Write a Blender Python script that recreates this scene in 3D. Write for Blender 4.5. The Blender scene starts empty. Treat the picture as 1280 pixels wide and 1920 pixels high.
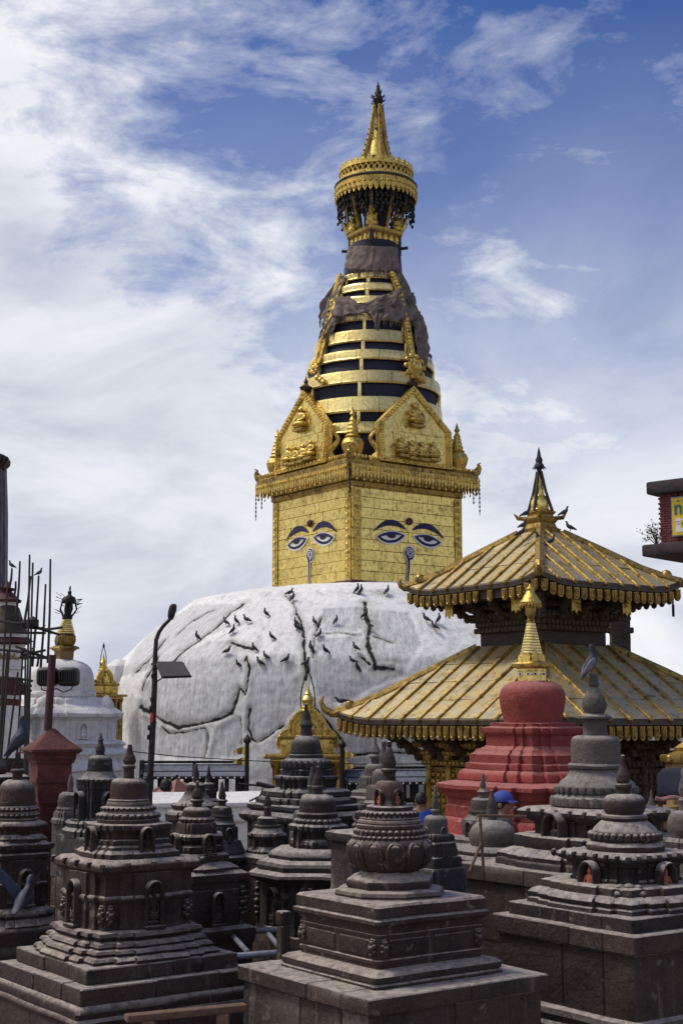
import bpy, bmesh, math, random
import numpy as np
from mathutils import Vector, noise, Matrix
random.seed(7)
R = math.radians
sc = bpy.context.scene
col = sc.collection

# ------------------------------------------------------------ camera
F = 2600.0                      # focal length in photo pixels (1280 x 1920)
HOR = 1345.0                    # horizon row
EYE = 3.0                       # the photographer stands on a stepped plinth
PITCH = math.atan((HOR - 960) / F)
cam = bpy.data.cameras.new('camera')
cam.sensor_fit = 'VERTICAL'; cam.sensor_height = 36; cam.sensor_width = 24
cam.lens = 36 * F / 1920
cam.clip_start = 0.1; cam.clip_end = 3000
co = bpy.data.objects.new('camera', cam); col.objects.link(co)
co.location = (0, 0, EYE); co.rotation_euler = (math.pi/2 + PITCH, 0, 0)
sc.camera = co

# ------------------------------------------------------------ sky, sun, exposure
SUN_EL, SUN_AZ = R(60), R(-80)        # azimuth from +Y (view direction) towards +X
w = bpy.data.worlds.new('World'); sc.world = w; w.use_nodes = True
nt = w.node_tree; nt.nodes.clear()
def N(t, **k):
    n = nt.nodes.new(t)
    for a, b in k.items(): setattr(n, a, b)
    return n
def L(a, b): nt.links.new(a, b)
def MATH(op, a, b=None, clamp=False):
    n = N('ShaderNodeMath', operation=op, use_clamp=clamp)
    for i, v in enumerate((a, b)):
        if v is None: continue
        if isinstance(v, (int, float)): n.inputs[i].default_value = v
        else: L(v, n.inputs[i])
    return n.outputs[0]
def RAMP(fac, stops, interp='EASE'):
    n = N('ShaderNodeValToRGB'); n.color_ramp.interpolation = interp
    e = n.color_ramp.elements
    while len(e) < len(stops): e.new(0.5)
    for i, (p, c) in enumerate(stops):
        e[i].position = p; e[i].color = (c[0], c[1], c[2], 1) if isinstance(c, tuple) else (c, c, c, 1)
    L(fac, n.inputs[0]); return n.outputs[0]
def MIX(fac, a, b, blend='MIX'):
    n = N('ShaderNodeMix', data_type='RGBA', blend_type=blend)
    for s, v in ((n.inputs[0], fac), (n.inputs[6], a), (n.inputs[7], b)):
        if isinstance(v, (int, float)): s.default_value = v
        elif isinstance(v, tuple): s.default_value = (v[0], v[1], v[2], 1)
        else: L(v, s)
    return n.outputs[2]
def NOISE(vec, scale, detail=6, rough=0.55, dist=0.0):
    n = N('ShaderNodeTexNoise'); L(vec, n.inputs['Vector'])
    n.inputs['Scale'].default_value = scale; n.inputs['Detail'].default_value = detail
    n.inputs['Roughness'].default_value = rough; n.inputs['Distortion'].default_value = dist
    return n.outputs['Fac']
def MAPP(vec, loc=(0,0,0), rot=(0,0,0), scale=(1,1,1)):
    n = N('ShaderNodeMapping'); L(vec, n.inputs[0])
    n.inputs[1].default_value = loc; n.inputs[2].default_value = rot; n.inputs[3].default_value = scale
    return n.outputs[0]
def build_sky():
    sky = N('ShaderNodeTexSky', sky_type='NISHITA'); sky.sun_disc = False
    sky.sun_elevation = SUN_EL; sky.sun_rotation = SUN_AZ
    sky.altitude = 1400; sky.air_density = 1.0; sky.dust_density = 0.6; sky.ozone_density = 3.0
    tc = N('ShaderNodeTexCoord'); d = tc.outputs['Generated']
    sep = N('ShaderNodeSeparateXYZ'); L(d, sep.inputs[0])
    den = MATH('ADD', MATH('MAXIMUM', sep.outputs[2], 0.0), 0.30)
    comb = N('ShaderNodeCombineXYZ')
    L(MATH('DIVIDE', sep.outputs[0], den), comb.inputs[0]); L(MATH('DIVIDE', sep.outputs[1], den), comb.inputs[1])
    p = comb.outputs[0]
    big = NOISE(MAPP(d, (2.1, 0.6, 0.3), (0, R(-28), 0), (1.0, 1.0, 1.45)), 4.2, 10, 0.60, 0.2)
    wisp = NOISE(MAPP(d, (0.3, 1.7, 0.9), (0, R(38), 0), (1.0, 1.0, 2.6)), 8.5, 10, 0.66, 0.35)
    # cloud bank thins out from west (left) to east and thickens towards the horizon
    bank = MATH('ADD', MATH('MULTIPLY', sep.outputs[0], -0.85), MATH('MULTIPLY', sep.outputs[2], -0.62))
    bank = MATH('ADD', MATH('MAXIMUM', MATH('MINIMUM', bank, 0.20), -0.42), 0.095)
    v = MATH('ADD', MATH('ADD', MATH('MULTIPLY', big, 0.98), MATH('MULTIPLY', wisp, 0.74)), bank)
    cover = RAMP(v, [(0.52, 0.0), (0.66, 0.34), (0.82, 0.93), (1.0, 1.0)], 'LINEAR')
    haze = RAMP(sep.outputs[2], [(0.0, 1.0), (0.15, 0.93), (0.25, 0.58), (0.36, 0.20), (0.48, 0.02)], 'LINEAR')
    fac = MATH('MAXIMUM', cover, haze)
    shade = NOISE(MAPP(d, (5, 3, 0), (0, R(-20), 0), (1, 1, 1.7)), 5.0, 8, 0.58, 0.5)
    ccol = RAMP(shade, [(0.30, (3.6, 3.9, 4.7)), (0.50, (5.7, 5.85, 6.3)), (0.70, (7.2, 7.2, 7.2))], 'LINEAR')
    hs = N('ShaderNodeHueSaturation'); L(sky.outputs[0], hs.inputs['Color'])
    hs.inputs['Saturation'].default_value = 1.15; hs.inputs['Value'].default_value = 0.80
    blue = MIX(1.0, hs.outputs[0], (0.48, 0.60, 0.90), 'MULTIPLY')
    c = MIX(fac, blue, ccol)
    bg = N('ShaderNodeBackground'); bg.inputs[1].default_value = 0.1; L(c, bg.inputs[0])
    out = N('ShaderNodeOutputWorld'); L(bg.outputs[0], out.inputs[0])
build_sky()
sun = bpy.data.lights.new('sun', 'SUN'); sun.energy = 1.7; sun.angle = R(15); sun.color = (1, 0.93, 0.82)
so = bpy.data.objects.new('sun', sun); col.objects.link(so)
sdir = Vector((math.sin(SUN_AZ)*math.cos(SUN_EL), math.cos(SUN_AZ)*math.cos(SUN_EL), math.sin(SUN_EL)))
so.rotation_euler = sdir.to_track_quat('Z', 'Y').to_euler()
so.location = (0, 0, 60)
sc.view_settings.view_transform = 'Standard'; sc.view_settings.look = 'None'
sc.view_settings.gamma = 1; sc.view_settings.exposure = 0.50

# ------------------------------------------------------------ photo pixel <-> world
cP, sP = math.cos(PITCH), math.sin(PITCH)
def ray(px, py):
    a, b = (px - 640), (960 - py)
    return Vector((a, F*cP - b*sP, F*sP + b*cP))
def at(px, py, Y):                     # the point on the plane at distance Y seen at a pixel
    r = ray(px, py); t = Y / r.y
    return Vector((r.x*t, Y, EYE + r.z*t))
def ppm(Y, z): return F / (Y*cP + (z - EYE)*sP)      # pixels per metre
def zof(py, Y, px=640): return at(px, py, Y).z
def hit_lathe(px, py, cx, cy, rf, t0=0.5, t1=1.05):
    """first point where the line of sight meets a body of revolution r = rf(z)"""
    r = ray(px, py); n = 700; prev = None
    for i in range(n):
        t = cy * (t0 + (t1 - t0)*i/n) / r.y
        q = Vector((r.x*t, r.y*t, EYE + r.z*t))
        if math.hypot(q.x - cx, q.y - cy) <= rf(q.z): return q
    return None

# ------------------------------------------------------------ materials (procedural)
MATS = {}
def new_mat(name):
    global nt
    m = bpy.data.materials.new(name); m.use_nodes = True
    nt = m.node_tree; nt.nodes.clear()
    out = N('ShaderNodeOutputMaterial'); b = N('ShaderNodeBsdfPrincipled'); L(b.outputs[0], out.inputs[0])
    MATS[name] = m
    return m, b
def objco(scale=None):
    tc = N('ShaderNodeNewGeometry'); return tc.outputs['Position']
def BUMP(h, strength, dist, prev=None):
    n = N('ShaderNodeBump'); n.inputs['Strength'].default_value = strength; n.inputs['Distance'].default_value = dist
    L(h, n.inputs['Height'])
    if prev is not None: L(prev, n.inputs['Normal'])
    return n.outputs[0]
def setp(b, **k):
    for a, v in k.items():
        s = b.inputs[a.replace('_', ' ')]
        if isinstance(v, (int, float)): s.default_value = v
        elif isinstance(v, tuple): s.default_value = (v[0], v[1], v[2], 1)
        else: L(v, s)
def upness():
    g = N('ShaderNodeNewGeometry'); s = N('ShaderNodeSeparateXYZ'); L(g.outputs['Normal'], s.inputs[0]); return s.outputs[2]
def stone(name, dark, mid, pale, dust_light=0.75, bump=1.0, moss=0.0, sc_=1.0, rough=0.85):
    m, b = new_mat(name); p = objco()
    n1 = NOISE(p, 2.3*sc_, 8, 0.62, 0.3); n2 = NOISE(p, 16*sc_, 8, 0.65); n3 = NOISE(p, 70*sc_, 5, 0.6)
    base = RAMP(n1, [(0.32, dark), (0.52, mid), (0.72, dark)], 'LINEAR')
    base = MIX(MATH('MULTIPLY', RAMP(n2, [(0.46, 0.0), (0.66, 1.0)], 'LINEAR'), 0.8), base, mid)
    base = MIX(MATH('MULTIPLY', RAMP(n3, [(0.52, 0.0), (0.70, 1.0)], 'LINEAR'), 0.09), base, pale)
    base = MIX(MATH('MULTIPLY', RAMP(NOISE(p, 38*sc_, 4, 0.6), [(0.55, 0.0), (0.72, 1.0)], 'LINEAR'), 0.4), base, tuple(v*.4 for v in dark))
    # pale run-off streaks below ledges
    st = NOISE(MAPP(p, (0, 0, 0), (0, 0, 0), (9, 9, 0.7)), 1.0*sc_, 5, 0.6)
    base = MIX(MATH('MULTIPLY', RAMP(st, [(0.62, 0.0), (0.76, 1.0)], 'LINEAR'), 0.32), base, pale)
    li = NOISE(p, 9*sc_, 3, 0.5, 0.2)
    base = MIX(MATH('MULTIPLY', RAMP(li, [(0.66, 0.0), (0.70, 1.0)], 'LINEAR'), 0.45), base, (0.21, 0.20, 0.165))
    ro = N('ShaderNodeObjectInfo').outputs['Random']
    base = MIX(1.0, base, RAMP(ro, [(0.0, (0.74, 0.70, 0.70)), (0.5, (1.0, 0.97, 0.95)), (1.0, (1.22, 1.12, 1.04))], 'LINEAR'), 'MULTIPLY')
    if moss:
        mo = NOISE(p, 3.1*sc_, 6, 0.6, 0.5)
        base = MIX(MATH('MULTIPLY', RAMP(mo, [(0.60, 0.0), (0.70, 1.0)], 'LINEAR'), moss), base, (0.085, 0.085, 0.045))
    # dusty film plus painted sky light: what faces up turns pale
    up = MATH('MULTIPLY', RAMP(upness(), [(0.22, 0.0), (0.85, 1.0)], 'EASE'), dust_light)
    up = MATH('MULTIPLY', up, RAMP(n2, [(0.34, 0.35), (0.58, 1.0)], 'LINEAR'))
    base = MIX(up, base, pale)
    setp(b, Base_Color=base, Roughness=rough, Specular_IOR_Level=0.35)
    nb = BUMP(n2, 0.7*bump, 0.045)
    nb = BUMP(n3, 0.4*bump, 0.010, nb)
    L(nb, b.inputs['Normal'])
    return m
def gold(name, colr=(0.80, 0.52, 0.12), dark=(0.16, 0.085, 0.02), rough=0.36, tarn=0.5, metal=0.9, emboss=0.0, pale=None, scale=1.0):
    m, b = new_mat(name); p = objco()
    n1 = NOISE(p, 1.7*scale, 7, 0.62, 0.4); n2 = NOISE(p, 9*scale, 7, 0.62); n3 = NOISE(p, 34*scale, 4, 0.6)
    oi = N('ShaderNodeObjectInfo').outputs['Random']
    c = MIX(MATH('MULTIPLY', RAMP(n2, [(0.50, 0.0), (0.66, 1.0)], 'LINEAR'), tarn), colr, dark)
    c = MIX(MATH('MULTIPLY', RAMP(n1, [(0.54, 0.0), (0.70, 1.0)], 'LINEAR'), tarn), c, dark)
    c = MIX(MATH('MULTIPLY', RAMP(NOISE(p, 22*scale, 4, 0.6), [(0.60, 0.0), (0.72, 1.0)], 'LINEAR'), min(1.0, tarn*1.3)), c, tuple(v*.3 for v in dark))
    c = MIX(MATH('MULTIPLY', oi, 0.30), c, (colr[0]*0.55, colr[1]*0.5, colr[2]*0.5))
    if pale: c = MIX(MATH('MULTIPLY', RAMP(NOISE(p, 5*scale, 6, 0.65), [(0.42, 0.0), (0.6, 1.0)], 'LINEAR'), 0.75), c, pale)
    setp(b, Base_Color=c, Metallic=metal, Roughness=MATH('ADD', MATH('MULTIPLY', n2, 0.25), rough - 0.1))
    nb = BUMP(n2, 0.5, 0.035)
    nb = BUMP(n3, 0.25 + emboss, 0.008 + 0.02*emboss, nb)
    L(nb, b.inputs['Normal'])
    return m
def plain(name, c, rough=0.7, metal=0.0, var=0.35, scale=6.0, bump=0.3, dist=0.01, c2=None, stretch=(1,1,1)):
    m, b = new_mat(name); p = MAPP(objco(), (0,0,0), (0,0,0), stretch)
    n = NOISE(p, scale, 7, 0.62, 0.2); n2 = NOISE(p, scale*6, 5, 0.6)
    d = c2 if c2 else tuple(v*(1-var) for v in c)
    k = MIX(RAMP(n, [(0.35, 0.0), (0.66, 1.0)], 'LINEAR'), c, d)
    setp(b, Base_Color=k, Roughness=rough, Metallic=metal)
    L(BUMP(n2, bump, dist), b.inputs['Normal'])
    return m

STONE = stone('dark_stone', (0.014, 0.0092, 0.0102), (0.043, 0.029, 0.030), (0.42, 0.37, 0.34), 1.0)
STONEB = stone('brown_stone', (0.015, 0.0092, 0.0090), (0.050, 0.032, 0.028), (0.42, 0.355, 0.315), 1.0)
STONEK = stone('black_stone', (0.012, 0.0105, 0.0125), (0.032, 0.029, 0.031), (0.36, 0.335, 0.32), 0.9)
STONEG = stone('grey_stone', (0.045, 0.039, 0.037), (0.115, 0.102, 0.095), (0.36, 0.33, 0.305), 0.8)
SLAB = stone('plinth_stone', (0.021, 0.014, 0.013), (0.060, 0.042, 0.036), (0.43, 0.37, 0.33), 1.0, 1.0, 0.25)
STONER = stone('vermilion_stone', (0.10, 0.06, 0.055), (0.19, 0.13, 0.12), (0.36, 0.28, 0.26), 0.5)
REDDISH = plain('vermilion_powder', (0.33, 0.06, 0.035), 0.9, 0, 0.5, 14)
PEACH = plain('painted_face', (0.45, 0.13, 0.07), 0.9, 0, 0.4, 20)
GOLD = gold('gilded_plate', (0.98, 0.76, 0.24), (0.22, 0.13, 0.03), tarn=0.62, rough=0.33, metal=0.90)
GOLDR = gold('gilded_ring', (1.0, 0.80, 0.32), (0.30, 0.19, 0.05), tarn=0.40, rough=0.32, metal=0.88)
GOLDE = gold('gilded_relief', (0.80, 0.57, 0.15), (0.08, 0.045, 0.012), tarn=0.75, rough=0.36, emboss=0.5, metal=0.88)
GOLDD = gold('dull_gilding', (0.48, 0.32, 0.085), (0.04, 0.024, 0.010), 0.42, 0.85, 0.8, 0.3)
ROOFG = gold('gilded_roof', (0.60, 0.45, 0.16), (0.10, 0.07, 0.035), 0.42, 0.85, 0.5, 0.0, (0.44, 0.41, 0.34))
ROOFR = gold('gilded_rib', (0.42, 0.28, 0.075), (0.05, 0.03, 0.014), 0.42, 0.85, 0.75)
NAVY = plain('dark_blue_cloth', (0.012, 0.013, 0.035), 0.75, 0, 0.3, 5)
CLOTH = plain('sackcloth', (0.23, 0.18, 0.155), 0.95, 0, 0.55, 6, 0.5, 0.01)
IRON = plain('dark_iron', (0.030, 0.026, 0.026), 0.6, 0.3, 0.5, 12)
BRONZE = plain('old_bronze', (0.085, 0.062, 0.042), 0.5, 0.5, 0.5, 9)
WOOD = plain('dark_timber', (0.060, 0.040, 0.030), 0.75, 0, 0.5, 3, 0.5, 0.02, None, (1, 1, 6))
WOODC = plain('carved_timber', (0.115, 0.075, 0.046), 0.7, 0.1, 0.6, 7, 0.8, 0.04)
BAMBOO = plain('bamboo_pole', (0.050, 0.040, 0.036), 0.75, 0, 0.4, 5)
PLANK = plain('raw_timber', (0.17, 0.095, 0.060), 0.75, 0, 0.4, 5, 0.4, 0.01, None, (6, 1, 6))
STEEL = plain('painted_steel', (0.34, 0.35, 0.41), 0.45, 0.4, 0.5, 8)
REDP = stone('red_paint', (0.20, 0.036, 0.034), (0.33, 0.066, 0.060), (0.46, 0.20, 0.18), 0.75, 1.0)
REDB = plain('red_brick_paint', (0.17, 0.046, 0.038), 0.85, 0, 0.4, 6, 0.9, 0.04, (0.085, 0.027, 0.025))
MAROON = plain('maroon_paint', (0.085, 0.022, 0.026), 0.8, 0, 0.4, 4)
BLACK = plain('black_plastic', (0.014, 0.014, 0.017), 0.5, 0, 0.2, 6)
BLUE = plain('blue_cloth', (0.015, 0.085, 0.50), 0.85, 0, 0.25, 8)
BLUEC = plain('blue_cap', (0.05, 0.08, 0.36), 0.85, 0, 0.25, 8)
YELLOW = plain('yellow_paint', (0.72, 0.50, 0.03), 0.6, 0, 0.12, 6)
TEAL = plain('teal_paint', (0.03, 0.16, 0.15), 0.6, 0, 0.2, 6)
SRED = plain('sign_red', (0.45, 0.035, 0.03), 0.6, 0, 0.1, 6)
WHITE = plain('white_paint', (0.74, 0.74, 0.74), 0.7, 0, 0.12, 4)
EYEB = plain('eye_blue', (0.016, 0.016, 0.062), 0.7, 0, 0.2, 8)
SKIN = plain('skin', (0.28, 0.15, 0.09), 0.6, 0, 0.15, 8)
HAIR = plain('black_hair', (0.012, 0.010, 0.010), 0.6, 0, 0.2, 30)
GREYC = plain('grey_shirt', (0.12, 0.11, 0.12), 0.9, 0, 0.3, 8)
JEANS = plain('dark_trousers', (0.035, 0.04, 0.06), 0.9, 0, 0.3, 8)
PIGB = plain('pigeon_slate', (0.034, 0.036, 0.050), 0.7, 0, 0.4, 20)
PIGG = plain('pigeon_grey', (0.20, 0.21, 0.27), 0.7, 0, 0.5, 14)
PIGD = plain('pigeon_blue', (0.036, 0.039, 0.072), 0.6, 0, 0.5, 12)
PINK = plain('pink_feet', (0.35, 0.10, 0.08), 0.7)
PANEL = plain('solar_glass', (0.022, 0.020, 0.026), 0.75, 0.0, 0.3, 4)
TENT = plain('striped_awning', (0.36, 0.20, 0.17), 0.9, 0, 0.3, 5)
LEAF = plain('green_leaf', (0.045, 0.085, 0.030), 0.7, 0, 0.5, 10)
CONC = plain('weathered_concrete', (0.060, 0.045, 0.048), 0.9, 0, 0.5, 4)
BRICKM = plain('brick', (0.20, 0.055, 0.050), 0.9, 0, 0.45, 8)
TARP = plain('blue_tarpaulin', (0.008, 0.008, 0.026), 0.95, 0, 0.3, 3)
SLATE = plain('blue_grey_sheet', (0.20, 0.215, 0.27), 0.55, 0.2, 0.45, 5)
OCHRE = plain('ochre_plaster', (0.34, 0.20, 0.085), 0.8, 0, 0.4, 5)

def whitewash(name, crackattr=True, tint=(0.90, 0.89, 0.875)):
    m, b = new_mat(name); p = objco()
    n1 = NOISE(p, 0.8, 9, 0.66, 0.4); n2 = NOISE(p, 7, 8, 0.70); n3 = NOISE(p, 30, 6, 0.65)
    st = NOISE(MAPP(p, (0,0,0), (0,0,0), (3.2, 3.2, 0.35)), 1.3, 8, 0.66, 0.3)
    c = MIX(RAMP(n1, [(0.40, 0.0), (0.68, 1.0)], 'LINEAR'), tint, (0.78, 0.775, 0.775))
    c = MIX(MATH('MULTIPLY', RAMP(n2, [(0.47, 0.0), (0.66, 1.0)], 'LINEAR'), 0.40), c, (0.42, 0.425, 0.46))
    c = MIX(MATH('MULTIPLY', RAMP(n3, [(0.52, 0.0), (0.66, 1.0)], 'LINEAR'), 0.4), c, (0.26, 0.26, 0.28))
    c = MIX(MATH('MULTIPLY', RAMP(st, [(0.54, 0.0), (0.72, 1.0)], 'LINEAR'), 0.5), c, (0.22, 0.21, 0.21))
    if crackattr:                      # older, greyer plaster fields between the fresh white runs, streaked down the slope
        a2 = N('ShaderNodeAttribute'); a2.attribute_name = 'patch'; fl = N('ShaderNodeAttribute'); fl.attribute_name = 'flow'
        f1 = NOISE(MAPP(fl.outputs['Vector'], (0,0,0), (0,0,0), (7.0, 1.0, 1)), 1.5, 9, 0.72, 0.3); f2 = NOISE(MAPP(fl.outputs['Vector'], (0,0,0), (0,0,0), (3.2, 1.0, 1)), 6.0, 6, 0.72, 0.2)
        old = MIX(RAMP(f1, [(0.40, 0.0), (0.64, 1.0)], 'LINEAR'), (0.70, 0.70, 0.715), (0.36, 0.36, 0.38))
        old = MIX(MATH('MULTIPLY', RAMP(f2, [(0.50, 0.0), (0.62, 1.0)], 'LINEAR'), 0.6), old, (0.20, 0.20, 0.21))
        c = MIX(MATH('MULTIPLY', RAMP(f1, [(0.56, 0.0), (0.70, 1.0)], 'LINEAR'), 0.4), c, (0.30, 0.28, 0.24))
        c = MIX(MATH('MULTIPLY', a2.outputs['Fac'], 0.72), c, old)
    mo = NOISE(p, 0.62, 7, 0.7, 0.6)
    c = MIX(MATH('MULTIPLY', RAMP(mo, [(0.63, 0.0), (0.72, 1.0)], 'LINEAR'), 0.55), c, (0.17, 0.185, 0.10))
    st2 = NOISE(MAPP(p, (3,1,0), (0,0,0), (8.5, 8.5, 0.42)), 1.2, 7, 0.66, 0.25)
    c = MIX(MATH('MULTIPLY', RAMP(st2, [(0.56, 0.0), (0.70, 1.0)], 'LINEAR'), 0.42), c, (0.17, 0.165, 0.15))
    if crackattr:
        a = N('ShaderNodeAttribute'); a.attribute_name = 'crack'      # distance to the nearest crack, in metres
        wob = MATH('MULTIPLY', MATH('SUBTRACT', NOISE(p, 4.5, 6, 0.7), 0.5), 0.11)
        dd = MATH('ADD', a.outputs['Fac'], wob)
        c = MIX(MATH('MULTIPLY', RAMP(dd, [(0.02, 1.0), (0.24, 0.0)], 'EASE'), 0.45), c, (0.21, 0.205, 0.15))
        c = MIX(RAMP(dd, [(0.026, 1.0), (0.052, 0.0)], 'LINEAR'), c, (0.020, 0.021, 0.019))
    setp(b, Base_Color=c, Roughness=0.92, Specular_IOR_Level=0.2)
    nb = BUMP(n2, 0.35, 0.03); nb = BUMP(n3, 0.5, 0.015, nb)
    L(nb, b.inputs['Normal'])
    return m
WASH = whitewash('whitewash')
WASHP = whitewash('whitewash_wall', False, (0.80, 0.77, 0.74))

# ------------------------------------------------------------ mesh helpers
def jit(v, amp, fr, seed=0.0):
    q = v*fr + Vector((seed, seed*1.7, seed*0.6))
    return v + noise.noise_vector(q)*amp
class MB:
    def __init__(s): s.v = []; s.f = []
    def add(s, vs, fs):
        o = len(s.v); s.v += [Vector(q) for q in vs]; s.f += [tuple(i + o for i in f) for f in fs]; return s
    def loft(s, rings, c0=True, c1=True, closed=True):
        n = len(rings[0]); o = len(s.v)
        for r in rings: s.v += [Vector(q) for q in r]
        for i in range(len(rings) - 1):
            for j in range(n if closed else n - 1):
                k = (j + 1) % n
                s.f.append((o + i*n + j, o + i*n + k, o + (i+1)*n + k, o + (i+1)*n + j))
        if c0: s.f.append(tuple(o + j for j in reversed(range(n))))
        if c1: s.f.append(tuple(o + (len(rings)-1)*n + j for j in range(n)))
        return s
    def box(s, c, size, ax=None, ch=0.0):
        """box centred at c; ax = 3x3 axes (columns x,y,z); ch = chamfer"""
        hx, hy, hz = (q/2 for q in size); c = Vector(c)
        ch = min(ch, 0.45*min(size)) if ch else 0
        if ch:
            pl = lambda e: [(-hx+e, -hy+e+ch), (-hx+e+ch, -hy+e), (hx-e-ch, -hy+e), (hx-e, -hy+e+ch), (hx-e, hy-e-ch), (hx-e-ch, hy-e), (-hx+e+ch, hy-e), (-hx+e, hy-e-ch)]
            rs = [[(x, y, z) for x, y in pl(e)] for z, e in ((-hz, ch*0.7), (-hz+ch, 0), (hz-ch, 0), (hz, ch*0.7))]
        else:
            rs = [[(x, y, z) for x, y in ((-hx,-hy),(hx,-hy),(hx,hy),(-hx,hy))] for z in (-hz, hz)]
        M = ax if ax is not None else Matrix.Identity(3)
        return s.loft([[c + M @ Vector(q) for q in r] for r in rs])
    def tube(s, pts, r, n=8, caps=True):
        pts = [Vector(p) for p in pts]; rings = []
        up = None
        for i, p in enumerate(pts):
            d = (pts[min(i+1, len(pts)-1)] - pts[max(i-1, 0)])
            d = d.normalized() if d.length > 1e-9 else Vector((0,0,1))
            if up is None:
                up = Vector((0,0,1)) if abs(d.z) < 0.9 else Vector((1,0,0))
            a = d.cross(up).normalized(); b = a.cross(d).normalized(); up = b
            rr = r[i] if isinstance(r, (list, tuple)) else r
            rings.append([p + (a*math.cos(2*math.pi*k/n) + b*math.sin(2*math.pi*k/n))*rr for k in range(n)])
        return s.loft(rings, caps, caps)
    def lathe(s, prof, n=24, c=(0,0,0), sx=1, sy=1):
        """prof: (r, z) bottom to top"""
        c = Vector(c)
        return s.loft([[c + Vector((max(r,1e-4)*sx*math.cos(2*math.pi*k/n), max(r,1e-4)*sy*math.sin(2*math.pi*k/n), z)) for k in range(n)] for r, z in prof])
    def ball(s, c, r, n=12, m=7):
        if isinstance(r, (int, float)): r = (r, r, r)
        c = Vector(c)
        return s.loft([[c + Vector((r[0]*math.sin(a)*math.cos(2*math.pi*k/n), r[1]*math.sin(a)*math.sin(2*math.pi*k/n), -r[2]*math.cos(a))) for k in range(n)] for a in [0.05 + (math.pi-0.1)*i/(m-1) for i in range(m)]])
    def prism(s, poly, M, thick, c=(0,0,0)):
        """flat outline poly [(u,v)] placed by columns of M (u, v, normal), from 0 to thick along the normal"""
        c = Vector(c)
        return s.loft([[c + M @ Vector((u, v, t)) for u, v in poly] for t in (0, thick)])
    def mesh(s, name, ang=35):
        me = bpy.data.meshes.new(name); me.from_pydata([tuple(q) for q in s.v], [], s.f)
        bm = bmesh.new(); bm.from_mesh(me); bmesh.ops.recalc_face_normals(bm, faces=bm.faces); bm.to_mesh(me); bm.free()
        me.shade_smooth(); me.set_sharp_from_angle(angle=R(ang)); return me
    def build(s, name, mat, parent=None, ang=35, **k):
        return obj(name, s.mesh(name, ang), mat, parent, **k)
def obj(name, me, mat=None, parent=None, loc=None, rot=None, scale=None):
    o = bpy.data.objects.new(name, me)
    if mat is not None and me is not None and not me.materials: me.materials.append(mat)
    col.objects.link(o); o.parent = parent
    if loc is not None: o.location = loc
    if rot is not None: o.rotation_euler = rot if not isinstance(rot, (int, float)) else (0, 0, rot)
    if scale is not None: o.scale = scale if not isinstance(scale, (int, float)) else (scale,)*3
    return o
def tag(o, label, cat, group=None):
    o['label'] = label; o['category'] = cat
    if group: o['group'] = group
    return o
def thing(name, label, cat, loc=(0,0,0), rz=0, group=None):
    o = bpy.data.objects.new(name, None); col.objects.link(o); o.empty_display_size = 0.2
    o.location = loc; o.rotation_euler = (0, 0, rz); return tag(o, label, cat, group)
def structure(o): o['kind'] = 'structure'; return o

GRID = R(36)                           # the shrines stand on one grid, a corner towards the viewer
def plan(kind, n=40):
    if kind == 'r': return [(math.cos(2*math.pi*k/n), math.sin(2*math.pi*k/n)) for k in range(n)]
    if kind == 'o':
        c = [(math.cos(2*math.pi*(k+.5)/8)/math.cos(math.pi/8), math.sin(2*math.pi*(k+.5)/8)/math.cos(math.pi/8)) for k in range(8)]; sub = 4
    elif kind == 's':
        e = 0.035; c = []
        for x, y in ((-1,-1),(1,-1),(1,1),(-1,1)):
            a = (x*(1-e) , y) ; b = (x, y*(1-e))
            c += [b, a] if x*y > 0 else [a, b]
        sub = 5
    else:                               # 'c': square with a stepped projection on each side
        q = [(-0.86,-0.86), (-0.60,-0.86), (-0.60,-0.94), (-0.36,-0.94), (-0.36,-1.0), (0.36,-1.0), (0.36,-0.94), (0.60,-0.94), (0.60,-0.86)]
        c = []
        for k in range(4):
            a = k*math.pi/2; c += [(x*math.cos(a)-y*math.sin(a), x*math.sin(a)+y*math.cos(a)) for x, y in q]
        sub = 2
    out = []
    for i in range(len(c)):
        a, b = c[i], c[(i+1) % len(c)]
        l = math.hypot(a[0]-b[0], a[1]-b[1]); m = sub if l > 0.3 else 1
        out += [(a[0]+(b[0]-a[0])*k/m, a[1]+(b[1]-a[1])*k/m) for k in range(m)]
    return out
def extent(pl, rot, phi):
    ux, uy = math.cos(phi), -math.sin(phi)
    return max(abs((x*math.cos(rot)-y*math.sin(rot))*ux + (x*math.sin(rot)+y*math.cos(rot))*uy) for x, y in pl)

# ============================================================ setting: the ground
def make_ground():
    m, b = new_mat('paving'); p = objco()
    br = N('ShaderNodeTexBrick'); L(p, br.inputs['Vector']); br.inputs['Scale'].default_value = 1.6
    br.inputs['Color1'].default_value = (0.12, 0.10, 0.09, 1); br.inputs['Color2'].default_value = (0.17, 0.145, 0.125, 1)
    br.inputs['Mortar'].default_value = (0.05, 0.042, 0.038, 1); br.inputs['Mortar Size'].default_value = 0.02
    n = NOISE(p, 3, 8, 0.65); c = MIX(RAMP(n, [(0.45, 0.0), (0.68, 0.8)], 'LINEAR'), br.outputs[0], (0.20, 0.12, 0.07))
    setp(b, Base_Color=c, Roughness=0.9); L(BUMP(n, 0.5, 0.02), b.inputs['Normal'])
    g = MB(); g.add([(-1500,-200,0),(1500,-200,0),(1500,2500,0),(-1500,2500,0)], [(0,1,2,3)])
    structure(g.build('ground', m))
make_ground()

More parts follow.
